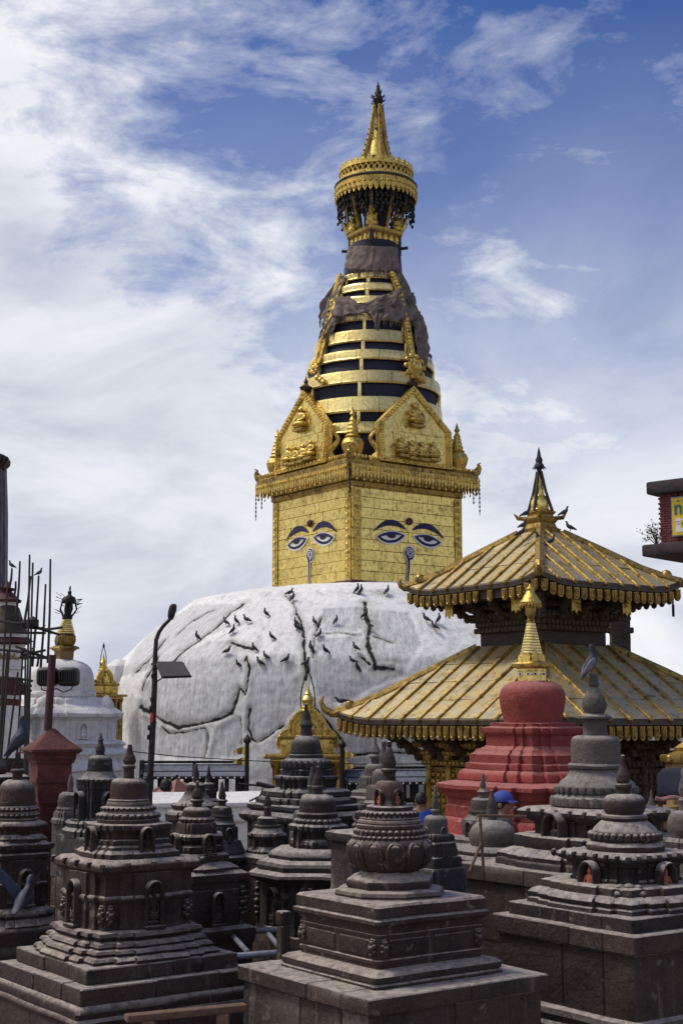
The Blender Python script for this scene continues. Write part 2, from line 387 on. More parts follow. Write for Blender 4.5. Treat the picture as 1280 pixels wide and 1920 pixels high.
# ============================================================ small shared shapes
def figure_mesh(name='seated_figure'):
    """seated figure on a lotus, unit height, one continuous surface"""
    S = [(.30,.22,0),(.40,.27,.04),(.33,.22,.085),(.34,.23,.10),(.43,.27,.14),(.44,.27,.19),(.36,.22,.25),(.21,.15,.31),(.20,.14,.40),(.25,.15,.50),(.29,.15,.58),(.25,.13,.64),(.10,.09,.685),(.085,.085,.71),(.125,.125,.76),(.135,.135,.82),(.115,.12,.88),(.065,.065,.915),(.06,.06,.95),(.02,.02,1.0)]
    m = MB(); n = 18
    m.loft([[(a*math.cos(2*math.pi*k/n), b*math.sin(2*math.pi*k/n) - (0.05 if 0.12 < z < 0.26 else 0), z) for k in range(n)] for a, b, z in S])
    for sx in (-1, 1):
        m.tube([(sx*.26,0,.60),(sx*.36,-.03,.44),(sx*.30,-.17,.30),(sx*.08,-.24,.26)], [.07,.065,.055,.05], 8)
    return m.mesh(name, 60)
FIG = {}
def figure(mat):
    if mat.name not in FIG:
        me = figure_mesh(); me.materials.append(mat); FIG[mat.name] = me
    return FIG[mat.name]
def niche_mesh(wd, h, dep, band=0.17):
    """arched frame in the XZ plane facing -Y: outer width wd, height h"""
    m = MB(); r = wd/2; s = h - r*1.15; b = wd*band
    def arch(rr, top, n=12):
        pts = [(-rr, 0.0), (-rr, s*0.5), (-rr, s)]
        for k in range(1, n): a = math.pi - math.pi*k/n; pts.append((rr*math.cos(a), s + top*math.sin(a)))
        return pts + [(rr, s), (rr, s*0.5), (rr, 0.0)]
    o = arch(r, h - s); i = arch(r - b, h - s - b)
    o2 = arch(r - b*.25, h - s - b*.25); i2 = arch(r - b*.75, h - s - b*.75)
    P = lambda pts, y: [(x, y, z) for x, z in pts]
    m.loft([P(o, 0), P(o, -dep*.75), P(o2, -dep), P(i2, -dep*.95), P(i, -dep*.7), P(i, 0.0)], False, False, False)
    m.add(P(i, -dep*.04), [tuple(range(len(i)))])
    m.box((0, -dep*.62, -h*.035), (wd*1.08, dep*1.24, h*.07), None, h*.015)
    return m.mesh('niche')

# ============================================================ THE GREAT STUPA
SD = 42.0
SX = at(687, 1100, SD).x
def SZ(py, Y=SD): return at(687, py, Y).z
def SW(hw, py, Y=SD): return hw / ppm(Y, SZ(py, Y))
stupa = thing('stupa', 'great white domed stupa with gilded tower, painted eyes and ringed spire', 'stupa', (SX, SD, 0), GRID)
def rad(hw, py): h = SW(hw, py); return SD*math.sin(math.atan(h/SD))
dome_px = [(170,1102),(200,1106),(273,1119),(335,1131),(350,1143),(373,1159),(420,1197),(451,1226),(477,1249),(490,1285),(498,1330),(503,1400),(505,1480)]
DP = [(rad(h, y), SZ(y)) for h, y in dome_px] + [(rad(506,1480), 0.0)]
dz = np.array([z for r, z in DP][::-1]); dr = np.array([r for r, z in DP][::-1])
def dome_r(z): return float(np.interp(z, dz, dr)) if z <= dz[-1] else 0.0
# plaster ledges and cracks, traced on the photograph and carried on to the dome
CRACKS = [[(445,90),(400,120),(350,170),(290,215),(250,240),(210,285)], [(180,210),(150,250),(100,300),(78,320)], [(160,262),(120,340),(104,380)],
 [(100,430),(130,450),(180,480),(230,500),(300,488),(370,470),(410,450),(430,400),(437,365)], [(437,365),(455,390),(465,350),(470,300),(460,265),(455,285)],
 [(405,215),(430,225),(460,235),(485,240)], [(630,120),(645,150),(655,200),(655,250),(660,290),(665,320),(658,345)], [(715,135),(700,170),(690,200),(685,270)],
 [(860,85),(862,130),(875,160),(870,230),(885,260),(895,300),(960,305)], [(850,265),(880,290)], [(470,440),(465,500),(480,540),(500,552),(530,530),(590,490)],
 [(175,500),(200,520),(250,515),(320,500),(330,520),(325,580),(315,610)], [(440,470),(445,520),(442,560)], [(690,430),(740,490),(780,540),(790,570)], [(820,592),(920,582),(1050,587)],
 [(720,190),(780,185),(850,195)], [(890,195),(960,218)], [(300,130),(250,160),(215,200)], [(345,108),(300,128)], [(590,60),(620,90),(632,120)]]
WIDTH = [1.5,1.2,1.0,1.5,1.0,1.6,1.25,0.8,1.7,1.0,.8,.7,.55,.7,.8,.5,.6,.7,.7,.5]
PATCHES = [[(110,380),(100,430),(130,450),(180,480),(230,500),(300,488),(370,470),(410,450),(437,365),(455,290),(420,205),(330,205),(220,290),(150,330)],
 [(470,440),(465,500),(480,540),(500,552),(530,530),(590,490),(645,440),(650,350),(635,260),(560,250),(485,300)],
 [(105,470),(165,503),(230,522),(320,505),(330,520),(325,590),(315,612),(180,602),(110,565)], [(340,610),(345,555),(355,500),(400,475),(440,468),(446,560),(440,602)],
 [(40,330),(120,200),(200,130),(300,100),(430,92),(380,140),(290,208),(205,278),(100,318)], [(700,210),(850,200),(870,290),(895,308),(960,312),(1010,330),(760,420),(700,400),(690,300)], [(720,100),(850,95),(855,180),(720,182)], [(900,110),(1010,120),(1060,220),(1000,290),(905,280),(885,200)], [(800,470),(1000,470),(1060,575),(920,575),(805,585)]]
def make_dome():
    from mathutils import kdtree
    pts, wd = [], []
    for c, wv in zip(CRACKS, WIDTH):
        for (x0, y0), (x1, y1) in zip(c[:-1], c[1:]):
            n = max(2, int(math.hypot(x1-x0, y1-y0)/4))
            for k in range(n):
                x = x0+(x1-x0)*k/n; y = y0+(y1-y0)*k/n
                x += 3.2*noise.noise(Vector((x*.05, y*.05, 3))); y += 3.2*noise.noise(Vector((x*.05, y*.05, 9)))
                q = hit_lathe(200+x*.5625, 1080+y*.5625, SX, SD, dome_r, 0.78, 0.99)
                if q is not None: pts.append(q - Vector((SX, SD, 0))); wd.append(wv)
    kd = kdtree.KDTree(len(pts))
    for i, q in enumerate(pts): kd.insert(q, i)
    kd.balance()
    arc = [0.0]
    for (r0, z0), (r1, z1) in zip(DP[:-1], DP[1:]): arc.append(arc[-1] + math.hypot(r1-r0, z1-z0))
    m1 = 260
    sv = np.linspace(0, arc[-1], m1); rr = np.interp(sv, arc, [r for r, z in DP]); zz = np.interp(sv, arc, [z for r, z in DP])
    k5 = np.array([.1,.2,.4,.2,.1])
    for _ in range(3):
        r2 = np.convolve(rr, k5, 'same'); z2 = np.convolve(zz, k5, 'same'); rr[2:-2] = r2[2:-2]; zz[2:-2] = z2[2:-2]
    th = list(np.linspace(R(-172), R(-8), 600)) + list(np.linspace(R(-8), R(188), 60))[1:-1]
    V0 = np.array([[(rr[i]*math.cos(t), rr[i]*math.sin(t), zz[i]) for t in th] for i in range(m1)]).reshape(-1, 3)
    wx, wy, wz = V0[:,0]+SX, V0[:,1]+SD, V0[:,2]-EYE; dep = wy*cP+wz*sP
    ix = (640+F*wx/dep-200)/.5625; iy = (960-F*(wz*cP-wy*sP)/dep-1080)/.5625
    front = V0[:,1] < 0.5
    nj = np.array([(noise.noise(Vector(q)*1.1), noise.noise(Vector(q)*1.1+Vector((9,4,2)))) for q in V0]); ix = ix+nj[:,0]*16; iy = iy+nj[:,1]*16
    patch = np.zeros(len(V0))
    for P_ in PATCHES:
        ins = np.zeros(len(V0), bool)
        for (x0, y0), (x1, y1) in zip(P_, P_[1:]+P_[:1]):
            if y0 == y1: continue
            c_ = ((y0 > iy) != (y1 > iy)) & (ix < (x1-x0)*(iy-y0)/(y1-y0)+x0); ins ^= c_
        patch[ins & front] = 1.0
    pg = patch.reshape(m1, len(th))
    for _ in range(2): pg = (pg + np.roll(pg,1,0)+np.roll(pg,-1,0)+np.roll(pg,1,1)+np.roll(pg,-1,1))/5
    patch = pg.reshape(-1)
    v = []; cr = []; flow = []
    for k, q0 in enumerate(V0):
        i, t = k//len(th), th[k % len(th)]; q = Vector(q0); ct, st = math.cos(t), math.sin(t)
        big = noise.noise(q*0.33 + Vector((4, 0, 2)))*0.08
        fine = noise.fractal(q*2.6, 0.7, 2.1, 5)*0.026
        g = 0.0; dist = 1.0
        if st < 0.1:
            _, idx, d = kd.find(q); wv = wd[idx]*(0.85+0.4*noise.noise(q*1.7))
            g = math.exp(-(d/(0.06*wv))**2); dist = d/wv
        h = big*.6 + fine*.7 - 0.035*g - .03*patch[k] - .09
        nx = Vector((ct, st, 0.35 if i > 36 else 1.2)).normalized()
        v.append(q + nx*h); cr.append(min(1, dist)); flow += [t*7.6, float(sv[i]), 0.0]
    pa = list(patch)
    n = len(th); f = []
    for i in range(m1-1):
        for j in range(n):
            k = (j+1) % n; f.append((i*n+j, (i+1)*n+j, (i+1)*n+k, i*n+k))
    f.append(tuple(range(n)))
    me = bpy.data.meshes.new('dome'); me.from_pydata([tuple(q) for q in v], [], f); me.shade_smooth()
    for nm, dat in (('crack', cr), ('patch', pa)):
        a = me.attributes.new(nm, 'FLOAT', 'POINT'); a.data.foreach_set('value', dat)
    a = me.attributes.new('flow', 'FLOAT_VECTOR', 'POINT'); a.data.foreach_set('vector', flow)
    o = obj('dome', me, WASH, stupa); o.rotation_euler = (0, 0, -GRID)
make_dome()
def face_axes(k):
    a = k*math.pi/2; c, s = math.cos(a), math.sin(a)
    return Matrix(((c, 0, s), (s, 0, -c), (0, 1, 0)))      # columns u, v(up), n(out)

def make_harmika():
    z0, z1 = SZ(1106), SZ(938)
    S = SW(173.5, 1020)/extent(plan('s'), GRID, math.atan((687-640)/F))
    core = MB(); core.box((0,0,(z0+z1)/2-.2), (2*S-.05, 2*S-.05, z1-z0+.4))
    h = core.build('harmika', BRONZE, stupa); h['label'] = 'gold plated square tower block with painted eyes'
    Hh = z1 - z0; rows = 9; cols = 6; pw, ph = 2*S/cols, Hh/rows
    full = MB().box((0,0,0), (pw-.014, ph-.012, .05), None, .012).mesh('plate'); half = MB().box((0,0,0), (pw/2-.014, ph-.012, .05), None, .012).mesh('plate')
    for k in range(4):
        M = face_axes(k)
        for r in range(rows):
            rn = random.Random(k*31+r); cut = [-S] + [-S+pw*(i+(.5 if r % 2 else 0)+rn.uniform(-.2,.2)) for i in range(1, cols)] + [S]
            for ua, ub in zip(cut[:-1], cut[1:]):
                u = (ua+ub)/2; me = MB().box((0,0,0), (ub-ua-.008, ph-.008, .036), None, .008).mesh('plate')
                o = obj('plate', me, GOLD, h)
                Mt = (M @ Matrix.Rotation(random.gauss(0, .017), 3, 'X') @ Matrix.Rotation(random.gauss(0, .013), 3, 'Y')).to_4x4()
                Mt.translation = M @ Vector((u, z0+ph*(r+.5), S+random.uniform(-.004,.006)))
                o.matrix_local = Mt
        # embossed strips beside each corner
        for sx in (-1, 1):
            b = MB(); b.prism([(-.13, z0+.02), (.13, z0+.02), (.13, z1-.05), (-.13, z1-.05)], M, .02, M @ Vector((sx*(S-.16), 0, S+.032)))
            for q in range(12): b.ball(M @ Vector((sx*(S-.16), z0+.2+q*(Hh-.4)/11, S+.05)), (.07,.07,.07), 8, 5)
            b.build('corner_strip', GOLDE, h)
    # lower rim where the tower meets the dome
    rim = MB(); rim.box((0,0,z0-.02), (2*S+.16, 2*S+.16, .10), None, .03); rim.build('rim', MAROON, stupa)
    # ---- painted eyes on the four faces
    for k in range(4):
        M = face_axes(k)
        e = bpy.data.objects.new('painted_eyes', None); col.objects.link(e); e.parent = stupa; e['label'] = 'pair of painted half-closed eyes with curled nose mark'
        e.empty_display_size = .2
        zc = z0 + .50*Hh
        def flat(name, poly, lev, mat): MB().prism(poly, M, .006, M @ Vector((0, zc, S+.036+.007*lev))).build(name, mat, e)
        for sx in (-1, 1):
            cx = sx*.335*S; a = .25*S
            def eye(w, h, n=14):
                # almond, outer end lifted, lower lid fuller
                up = []; lo = []
                for i in range(n+1):
                    t = -1+2*i/n
                    lift = .05*S*(t*sx)
                    up.append((cx+w*t, lift*-.5 + h*.62*(1-abs(t)**1.9) + .0*S)); lo.append((cx+w*t, lift*-.5 - h*(1-abs(t)**2.3)))
                return up[:-1] + lo[::-1][:-1]
            flat('eye_rim', eye(a*1.12, .125*S), 0, WHITE); flat('eye_outline', eye(a, .098*S), 1, EYEB); flat('eyeball', eye(a*.74, .06*S), 2, WHITE)
            flat('iris', [(cx+.085*S*math.cos(t), .012*S+.046*S*math.sin(t)) for t in [2*math.pi*i/18 for i in range(18)]], 3, BRONZE)
            flat('pupil', [(cx+.045*S*math.cos(t), .012*S+.03*S*math.sin(t)) for t in [2*math.pi*i/14 for i in range(14)]], 4, EYEB)
            flat('eyelid', [(cx+a*.86*t, .05*S*(t*sx)*-.5+.060*S*(1-abs(t)**1.9)) for t in [-1+2*i/12 for i in range(13)]] + [(cx+a*.86*t, .05*S*(t*sx)*-.5+.016*S*(1-abs(t)**1.6)) for t in [1-2*i/12 for i in range(1,12)]], 5, EYEB)
            br = []
            for i in range(15):
                t = -1+2*i/14; br.append((cx+sx*.02*S+.29*S*t, .092*S + .145*S*(1-abs(t-sx*-.15)**2.0)))
            br2 = [(x, y-.012*S-.075*S*(1-abs((x-cx)/(.30*S))**2)) for x, y in br]
            flat('eyebrow', br + br2[::-1], 0, EYEB)
        MB().ball(M @ Vector((0, zc+.235*S, S+.04)), (.055*S,)*3, 12, 7).build('brow_dot', MAROON, e)
        sp = [];
        for i in range(44):
            t = i/43*2.25*2*math.pi; r_ = .014*S+.056*S*t/(4.5*math.pi)
            sp.append((r_*math.cos(t+1.2), -.225*S+r_*1.1*math.sin(t+1.2)))
        x0, y0 = sp[-1]
        tail = [(x0+(.0-x0)*k_/10 + .025*S*math.sin(k_/10*math.pi*1.6), y0-(.46*S)*k_/10) for k_ in range(1, 11)]
        path = sp + tail
        def ribbon(name, w0, lev, mat, pts):
            o = [];  q = []
            for i, (x, y) in enumerate(pts):
                xa, ya = pts[max(i-1,0)]; xb, yb = pts[min(i+1,len(pts)-1)]
                d = math.hypot(xb-xa, yb-ya) or 1; wv = w0[i] if isinstance(w0, list) else w0
                nx, ny = -(yb-ya)/d*wv, (xb-xa)/d*wv; o.append((x+nx, y+ny)); q.append((x-nx, y-ny))
            b = MB(); c = Vector((0, zc, S+.036+.007*lev))
            b.loft([[M @ (c+Vector((x, y, 0))) for x, y in o], [M @ (c+Vector((x, y, .006))) for x, y in o], [M @ (c+Vector((x, y, .006))) for x, y in q], [M @ (c+Vector((x, y, 0))) for x, y in q]], False, False, False)
            b.build(name, mat, e)
        disc = [(.098*S*math.cos(t), -.225*S+.112*S*math.sin(t)) for t in [2*math.pi*i/24 for i in range(24)]]
        flat('nose_ground', disc, 0, WHITE)
        flat('nose_disc', [(x*.86, -.225*S+(y+.225*S)*.86) for x, y in disc], 1, EYEB)
        ribbon('nose_curl', .0055*S, 2, WHITE, sp)
        ribbon('nose_tail_rim', [.036*S*(1-.5*i/9) for i in range(10)], 1, WHITE, tail)
        ribbon('nose_tail', [.022*S*(1-.6*i/9) for i in range(10)], 2, EYEB, tail)
    # ---- cornice
    def cs(hw, py): return SW(hw, py)/extent(plan('s'), GRID, 0.018)
    pl = plan('s')
    prof = [(cs(173,942), SZ(942)), (cs(179,938), SZ(938)), (cs(180,931), SZ(931)), (cs(176,929), SZ(929)), (cs(186,924), SZ(924)), (cs(200,912), SZ(912)), (cs(207,907), SZ(907)), (cs(208,898), SZ(898)), (cs(203,895), SZ(895)), (cs(196,893), SZ(893))]
    b = MB(); b.loft([[(x*r, y*r, z) for x, y in pl] for r, z in prof]); b.build('cornice', GOLDD, stupa)
    C, zt = cs(208, 898), SZ(893)
    for k in range(4):
        M = face_axes(k); b = MB(); n = 38; zf = SZ(905)
        for i in range(n):
            u = -C*.97+2*C*.97*(i+.5)/n; wv = 2*C*.97/n*.42
            b.prism([(-wv, 0), (wv, 0), (wv, -.22), (wv*.5, -.31), (0, -.36), (-wv*.5, -.31), (-wv, -.22)], M, .02, M @ Vector((u, zf-.02, C+.012)))
            b.ball(M @ Vector((u, zf-.12, C+.035)), (.045,)*3, 6, 4)
            if i % 2: b.ball(M @ Vector((u, zf-.43, C+.02)), (.028,.028,.05), 6, 4)
            b.ball(M @ Vector((u, zt+.05, C-.06)), (.045,.045,.06), 6, 4)
        o = b.build('fringe', GOLDE, stupa); o['kind'] = 'stuff'
    # ---- corner ornaments: upturned beasts with hanging chains
    for k in range(4):
        a = math.pi/4 + k*math.pi/2; dv = Vector((math.cos(a), math.sin(a), 0)); c = dv*C*math.sqrt(2)*.96 + Vector((0,0,zt-.05))
        b = MB(); b.tube([c-dv*.35, c-dv*.06, c+dv*.06+Vector((0,0,.08)), c+dv*.11+Vector((0,0,.20)), c+dv*.07+Vector((0,0,.32)), c+dv*.15+Vector((0,0,.37))], [.13,.12,.10,.07,.04,.015], 8)
        for q in range(5): b.ball(c+dv*(-.10+.05*q)+Vector((0,0,.05+.05*q)), (.07,.07,.06), 6, 4)
        b.build('corner_beast', GOLDD, stupa)
        b = MB()
        for q in range(4):
            s0 = c+dv*(.10-.09*q)+Vector((0,0,-.10)); ln = [1.15,.55,.8,.4][q]
            b.tube([s0, s0-Vector((0,0,ln))], .012, 5)
            for j in range(int(ln/.13)): b.ball(s0-Vector((0,0,.1+.13*j)), (.03,.03,.045), 6, 4)
        b.build('hanging_chain', IRON, stupa)
        # small gilded chaitya on the corner with scrolls at its sides
        d2 = dv*C*math.sqrt(2)*.80; zb = zt
        b = MB(); b.lathe([(.34,zb),(.36,zb+.10),(.24,zb+.16),(.30,zb+.30),(.34,zb+.46),(.28,zb+.60),(.18,zb+.64),(.24,zb+.68),(.17,zb+.74),(.19,zb+.8),(.15,zb+.86),(.16,zb+.92),(.125,zb+.98),(.135,zb+1.04),(.10,zb+1.1),(.11,zb+1.16),(.07,zb+1.22),(.05,zb+1.28),(.09,zb+1.34),(.05,zb+1.42),(.03,zb+1.5),(.0,zb+1.6)], 16, d2)
        b.build('corner_chaitya', GOLDE, stupa)
        sd = Vector((-dv.y, dv.x, 0))
        for sx in (-1, 1):
            b = MB(); c0 = d2 - dv*.30 + sd*sx*.50 + Vector((0,0,zb))
            pts = [c0+sd*sx*(.16*math.sin(t*2.0))*1.0 + Vector((0,0,.95*t/3.2)) + sd*sx*.06*t for t in [i*.2 for i in range(17)]]
            b.tube(pts, [.15-.11*i/17 for i in range(17)], 8); b.tube([pts[-1], pts[-1]-sd*sx*.12+Vector((0,0,.05)), pts[-1]-sd*sx*.16-Vector((0,0,.06))], [.06,.07,.03], 7)
            b.tube([c0, c0+sd*sx*.25+Vector((0,0,.12)), c0+sd*sx*.33+Vector((0,0,.34)), c0+sd*sx*.18+Vector((0,0,.42))], [.10,.09,.07,.03], 7)
            b.build('scroll', GOLDE, stupa)
    # ---- pentagonal gilded shields
    for k in range(4):
        M = face_axes(k); tilt = M @ Matrix.Rotation(R(-3), 3, 'X')
        hw_, sh, ap = C*.545, 1.15, 2.42; base = M @ Vector((0, zt-.02, C*.985))
        def place(poly, t0, th, name, mat, par): return MB().prism(poly, tilt, th, base + tilt @ Vector((0,0,t0))).build(name, mat, par)
        pent = [(-hw_,0),(hw_,0),(hw_*1.02,sh),(0,ap),(-hw_*1.02,sh)]
        t = place(pent, -.14, .14, 'torana', GOLD, stupa); t['label'] = 'pentagonal gilded shield with five small seated figures'
        b = MB(); inn = [(-hw_*.87,.13),(hw_*.87,.13),(hw_*.88,sh*.97),(0,ap-.24),(-hw_*.88,sh*.97)]
        for i in range(5):
            (x0,y0),(x1,y1),(X0,Y0),(X1,Y1) = pent[i], pent[(i+1)%5], inn[i], inn[(i+1)%5]
            b.loft([[base+tilt @ Vector((x,y,t_)) for x,y,t_ in ((x0,y0,0),(x1,y1,0),(X1,Y1,0),(X0,Y0,0))], [base+tilt @ Vector((x,y,t_)) for x,y,t_ in ((x0,y0,.06),(x1,y1,.06),(X1,Y1,.05),(X0,Y0,.05))]])
            for q in range(14):
                f_ = (q+.5)/14; x = (x0+X0)/2*(1-f_)+(x1+X1)/2*f_; y = (y0+Y0)/2*(1-f_)+(y1+Y1)/2*f_
                b.ball(base+tilt @ Vector((x,y,.06)), (.05,.05,.05), 6, 4)
        b.build('shield_frame', GOLDE, t)
        pn = MB().box((0,0,0), (.40,.25,.02), None, .006).mesh('panel')
        for r_ in range(7):
            for c_ in range(4):
                u = (-1.5+c_+(.5 if r_%2 else 0))*.42; vv = .27+r_*.27
                if abs(u)+.2 < hw_*.86*(1 if vv < sh else max(0,(ap-.3-vv)/(ap-sh))) + .02:
                    o = obj('panel', pn, GOLD, t); Mt = tilt.to_4x4(); Mt.translation = base+tilt @ Vector((u,vv,.012)); o.matrix_local = Mt
        for (u, vv, hs) in [(-.60,.26,.52),(-.21,.22,.50),(.20,.22,.50),(.60,.26,.52),(0,1.22,.68)]:
            o = obj('buddha_figure', figure(GOLDE), None, t)
            Mt = (tilt @ Matrix(((1,0,0),(0,0,1),(0,-1,0)))).to_4x4(); Mt = Mt @ Matrix.Scale(hs, 4)
            Mt.translation = base+tilt @ Vector((u,vv,.10)); o.matrix_local = Mt
            MB().prism([(-.2*hs*2,-.02),(.2*hs*2,-.02),(.16*hs*2,-.10),(-.16*hs*2,-.10)], tilt, .2, base+tilt @ Vector((u,vv,.02))).build('lotus_ledge', GOLDD, t)
        # finial lamp on the apex
        b = MB(); b.lathe([(.03,0),(.16,.02),(.20,.10),(.11,.16),(.05,.22),(.07,.28),(.03,.36),(.0,.46)], 12, base+tilt @ Vector((0,ap-.02,-.05))); b.build('apex_finial', BRONZE, t)
    return S, C, zt
HS, HC, HZT = make_harmika()

# ---- spire of gilded rings, leaning a little
tipw = at(707, 155, SD); LEAN = (tipw.x - SX)/(tipw.z - HZT)
def lean(z): o = LEAN*(z-HZT) + .05; return Vector((o*math.cos(-GRID), o*math.sin(-GRID), 0))
RINGS = [(137,790,812),(136,742,772),(131,693,717),(118,654,673),(105,617,640),(94,586,600),(83,553,568),(73,529,544),(62,507,521)]
ringspec = []
for hw, ya, yb in RINGS:
    r = SW(hw, ya+22); Yf = SD - r; ringspec.append((r, at(687, ya, Yf).z, at(687, yb, Yf).z))
def make_spire():
    prof = [(ringspec[0][0]*.97, HZT-.05)]
    for r, zt, zb in ringspec: prof += [(r*.985-.06, zb-.02), (r*.97-.08, (zt+zb)/2), (r*.94-.06, zt+.05)]
    prof += [(SW(50,470), SZ(478)), (SW(44,462), SZ(462))]
    prof.sort(key=lambda q: q[1])
    b = MB(); b.loft([[Vector((r*math.cos(2*math.pi*k/48), r*math.sin(2*math.pi*k/48), z)) + lean(z) for k in range(48)] for r, z in prof])
    b.build('spire_core', NAVY, stupa)
    n = 18
    for i, (r, zt, zb) in enumerate(ringspec):
        h = zt - zb; o = lean(zb); b = MB()
        b.loft([[Vector((rr*math.cos(2*math.pi*k/48), rr*math.sin(2*math.pi*k/48), z))+o for k in range(48)] for rr, z in ((r*.90, zb+.03), (r-.05, zb+.03), (r-.05, zt-.03), (r*.90, zt-.03))], True, True)
        hoop = b.build('spire_ring', GOLDD, stupa)
        # plates round the ring: one mesh per ring, shared
        a0 = 2*math.pi/n*.5*.985; b = MB(); rings = []
        for s_ in range(7):
            t = -a0 + 2*a0*s_/6
            rings.append([Vector((rr*math.cos(t), rr*math.sin(t), z)) for rr, z in ((r-.045, 0), (r+.012, 0), (r+.03, h*.12), (r+.012, h*.22), (r+.005, h*.8), (r-.01, h*.9), (r-.02, h), (r-.06, h))])
        b.loft(rings); me = b.mesh('plate', 25)
        for q in range(n):
            obj('plate', me, GOLDR, hoop, Vector((0,0,zb))+o+Vector((0,0,random.uniform(-.006,.006))), 2*math.pi*(q+.5*(i%2))/n)
        if i+1 < len(ringspec):
            r2, zt2, zb2 = ringspec[i+1]
            for q in range(8):
                a = math.pi/4*q + math.pi/4; rr = (r2)*1.0-.02
                st = MB(); st.box(Vector((rr*math.cos(a), rr*math.sin(a), (zt+zb2)/2))+lean(zt), (.11,.11,zb2-zt+.06), Matrix.Rotation(a, 3, 'Z'), .02); st.build('strut', GOLDR, stupa)
make_spire()
ZL = [zb for r, zt, zb in ringspec] + [SZ(462)]; RL = [r+.06 for r, zt, zb in ringspec] + [SW(46,462)]
def spire_r(z): return float(np.interp(z, ZL, RL)) if z < SZ(455) else 0
def on_spire(px, py, off=0.0):
    z = SZ(py); cx = SX + LEAN*(z-HZT)+.05
    q = hit_lathe(px, py, cx, SD, lambda zz: spire_r(zz)+off, 0.88, 1.0)
    if q is None:
        q = at(px, py, SD-.15)
    v = q - Vector((SX, SD, 0)); c, s = math.cos(-GRID), math.sin(-GRID)
    return Vector((v.x*c - v.y*s, v.x*s + v.y*c, v.z))
def cloth(quad, nu=26, nv=18, off=.04, amp=.10, seed=0, rag=.10):
    (ax,ay),(bx,by),(cx,cy),(dx,dy) = quad; g = []
    for j in range(nv+1):
        for i in range(nu+1):
            u, v = i/nu, j/nv
            vr = v
            if j == nv: vr = v + rag*(noise.noise(Vector((i*.9, seed, 1)))*1.6)
            ur = u + (rag*.5*noise.noise(Vector((j*.8, seed, 5))) if i in (0, nu) else 0)
            px = (ax*(1-ur)+bx*ur)*(1-vr) + (dx*(1-ur)+cx*ur)*vr; py = (ay*(1-ur)+by*ur)*(1-vr) + (dy*(1-ur)+cy*ur)*vr
            q = on_spire(px, py, off)
            fold = math.sin(u*15+v*4+seed+4*noise.noise(Vector((u*2, v*2, seed))))*amp*.38 + abs(noise.noise(Vector((u*5+v*3, v*2-u*2, seed+9))))*amp*.9
            out = Vector((q.x, q.y, 0)).normalized(); g.append(q + out*(fold + amp*.35))
    n = nu+1; f = [(j*n+i, j*n+i+1, (j+1)*n+i+1, (j+1)*n+i) for j in range(nv) for i in range(nu)]
    me = bpy.data.meshes.new('torn_cloth'); me.from_pydata([tuple(q) for q in g], [], f); me.shade_smooth()
    o = obj('torn_cloth', me, CLOTH, stupa); md = o.modifiers.new('thick', 'SOLIDIFY'); md.thickness = .012
    # frayed threads along the hem
    b = MB()
    for i in range(nu*3):
        t = i/(nu*3)*nu; k = int(t); q = g[nv*n+k]*(1-(t-k)) + g[nv*n+k+1]*(t-k)
        if random.random() < .6: b.tube([q, q+Vector((random.uniform(-.04,.04), random.uniform(-.04,.04), -random.uniform(.08,.26)))], .007, 4)
    b.build('frayed_hem', CLOTH, o)
for i, (q, a) in enumerate([
    ([(656,462),(702,462),(708,508),(645,505)], .05), ([(696,462),(742,464),(748,506),(700,510)], .06), ([(740,470),(746,500),(768,548),(742,530)], .07),
    ([(640,515),(650,520),(632,560),(606,566)], .07), ([(616,560),(656,556),(690,586),(628,596)], .14), ([(606,560),(622,558),(618,596),(600,602)], .10),
    ([(672,574),(752,540),(768,560),(690,590)], .15), ([(720,560),(772,548),(778,602),(716,600)], .12), ([(690,584),(716,588),(712,606),(702,606)], .08),
    ([(738,500),(764,545),(782,590),(758,560)], .10), ([(768,570),(786,590),(800,632),(776,636)], .10), ([(772,620),(796,628),(803,670),(782,680)], .10), ([(614,596),(640,594),(626,622),(602,632)], .10)]):
    cloth(q, seed=i*2.3, amp=a)
def make_banners():
    for pts, med in (([(640,516),(632,545),(616,600),(606,640),(598,670),(588,692)], None), ([(733,512),(748,545),(760,600),(766,640),(772,670)], (776,688))):
        cen = []
        for (x0,y0),(x1,y1) in zip(pts[:-1], pts[1:]): cen += [(x0+(x1-x0)*k/6, y0+(y1-y0)*k/6) for k in range(6)]
        b = MB(); rows = []
        for x, y in cen:
            l, r_ = on_spire(x-6, y, .05), on_spire(x+6, y, .05); out = Vector((l.x, l.y, 0)).normalized()*.05
            rows.append([l, l+out, r_+out, r_])
            b.ball((l+r_)/2+out, (.07,.07,.07), 6, 4)
        b.loft(rows); b.build('banner', GOLDE, stupa)
        if med is None: med = (589, 690)
        c = on_spire(med[0], med[1], .08); out = Vector((c.x, c.y, .25)).normalized(); a = out.to_track_quat('Z', 'Y').to_matrix()
        b = MB(); sc_ = .30 if med[0] > 700 else .16
        b.loft([[c + a @ Vector((rr*sc_*math.cos(t), rr*sc_*math.sin(t), h*sc_)) for t in [2*math.pi*k/20 for k in range(20)]] for rr, h in ((.9,0),(1,.1),(.8,.3),(.5,.2),(.4,.45),(.1,.6))])
        for k in range(10): t = 2*math.pi*k/10; b.ball(c + a @ Vector((1.15*sc_*math.cos(t), 1.15*sc_*math.sin(t), .1*sc_)), (.26*sc_,)*3, 8, 5)
        b.build('medallion', GOLDE, stupa)
        b = MB()
        for k in range(3):
            q = on_spire(med[0]+6+k*6, med[1]+18+k*4, .08); b.ball(q, (.10,.10,.10), 8, 5)
        b.build('pendant', GOLDE, stupa)
make_banners()
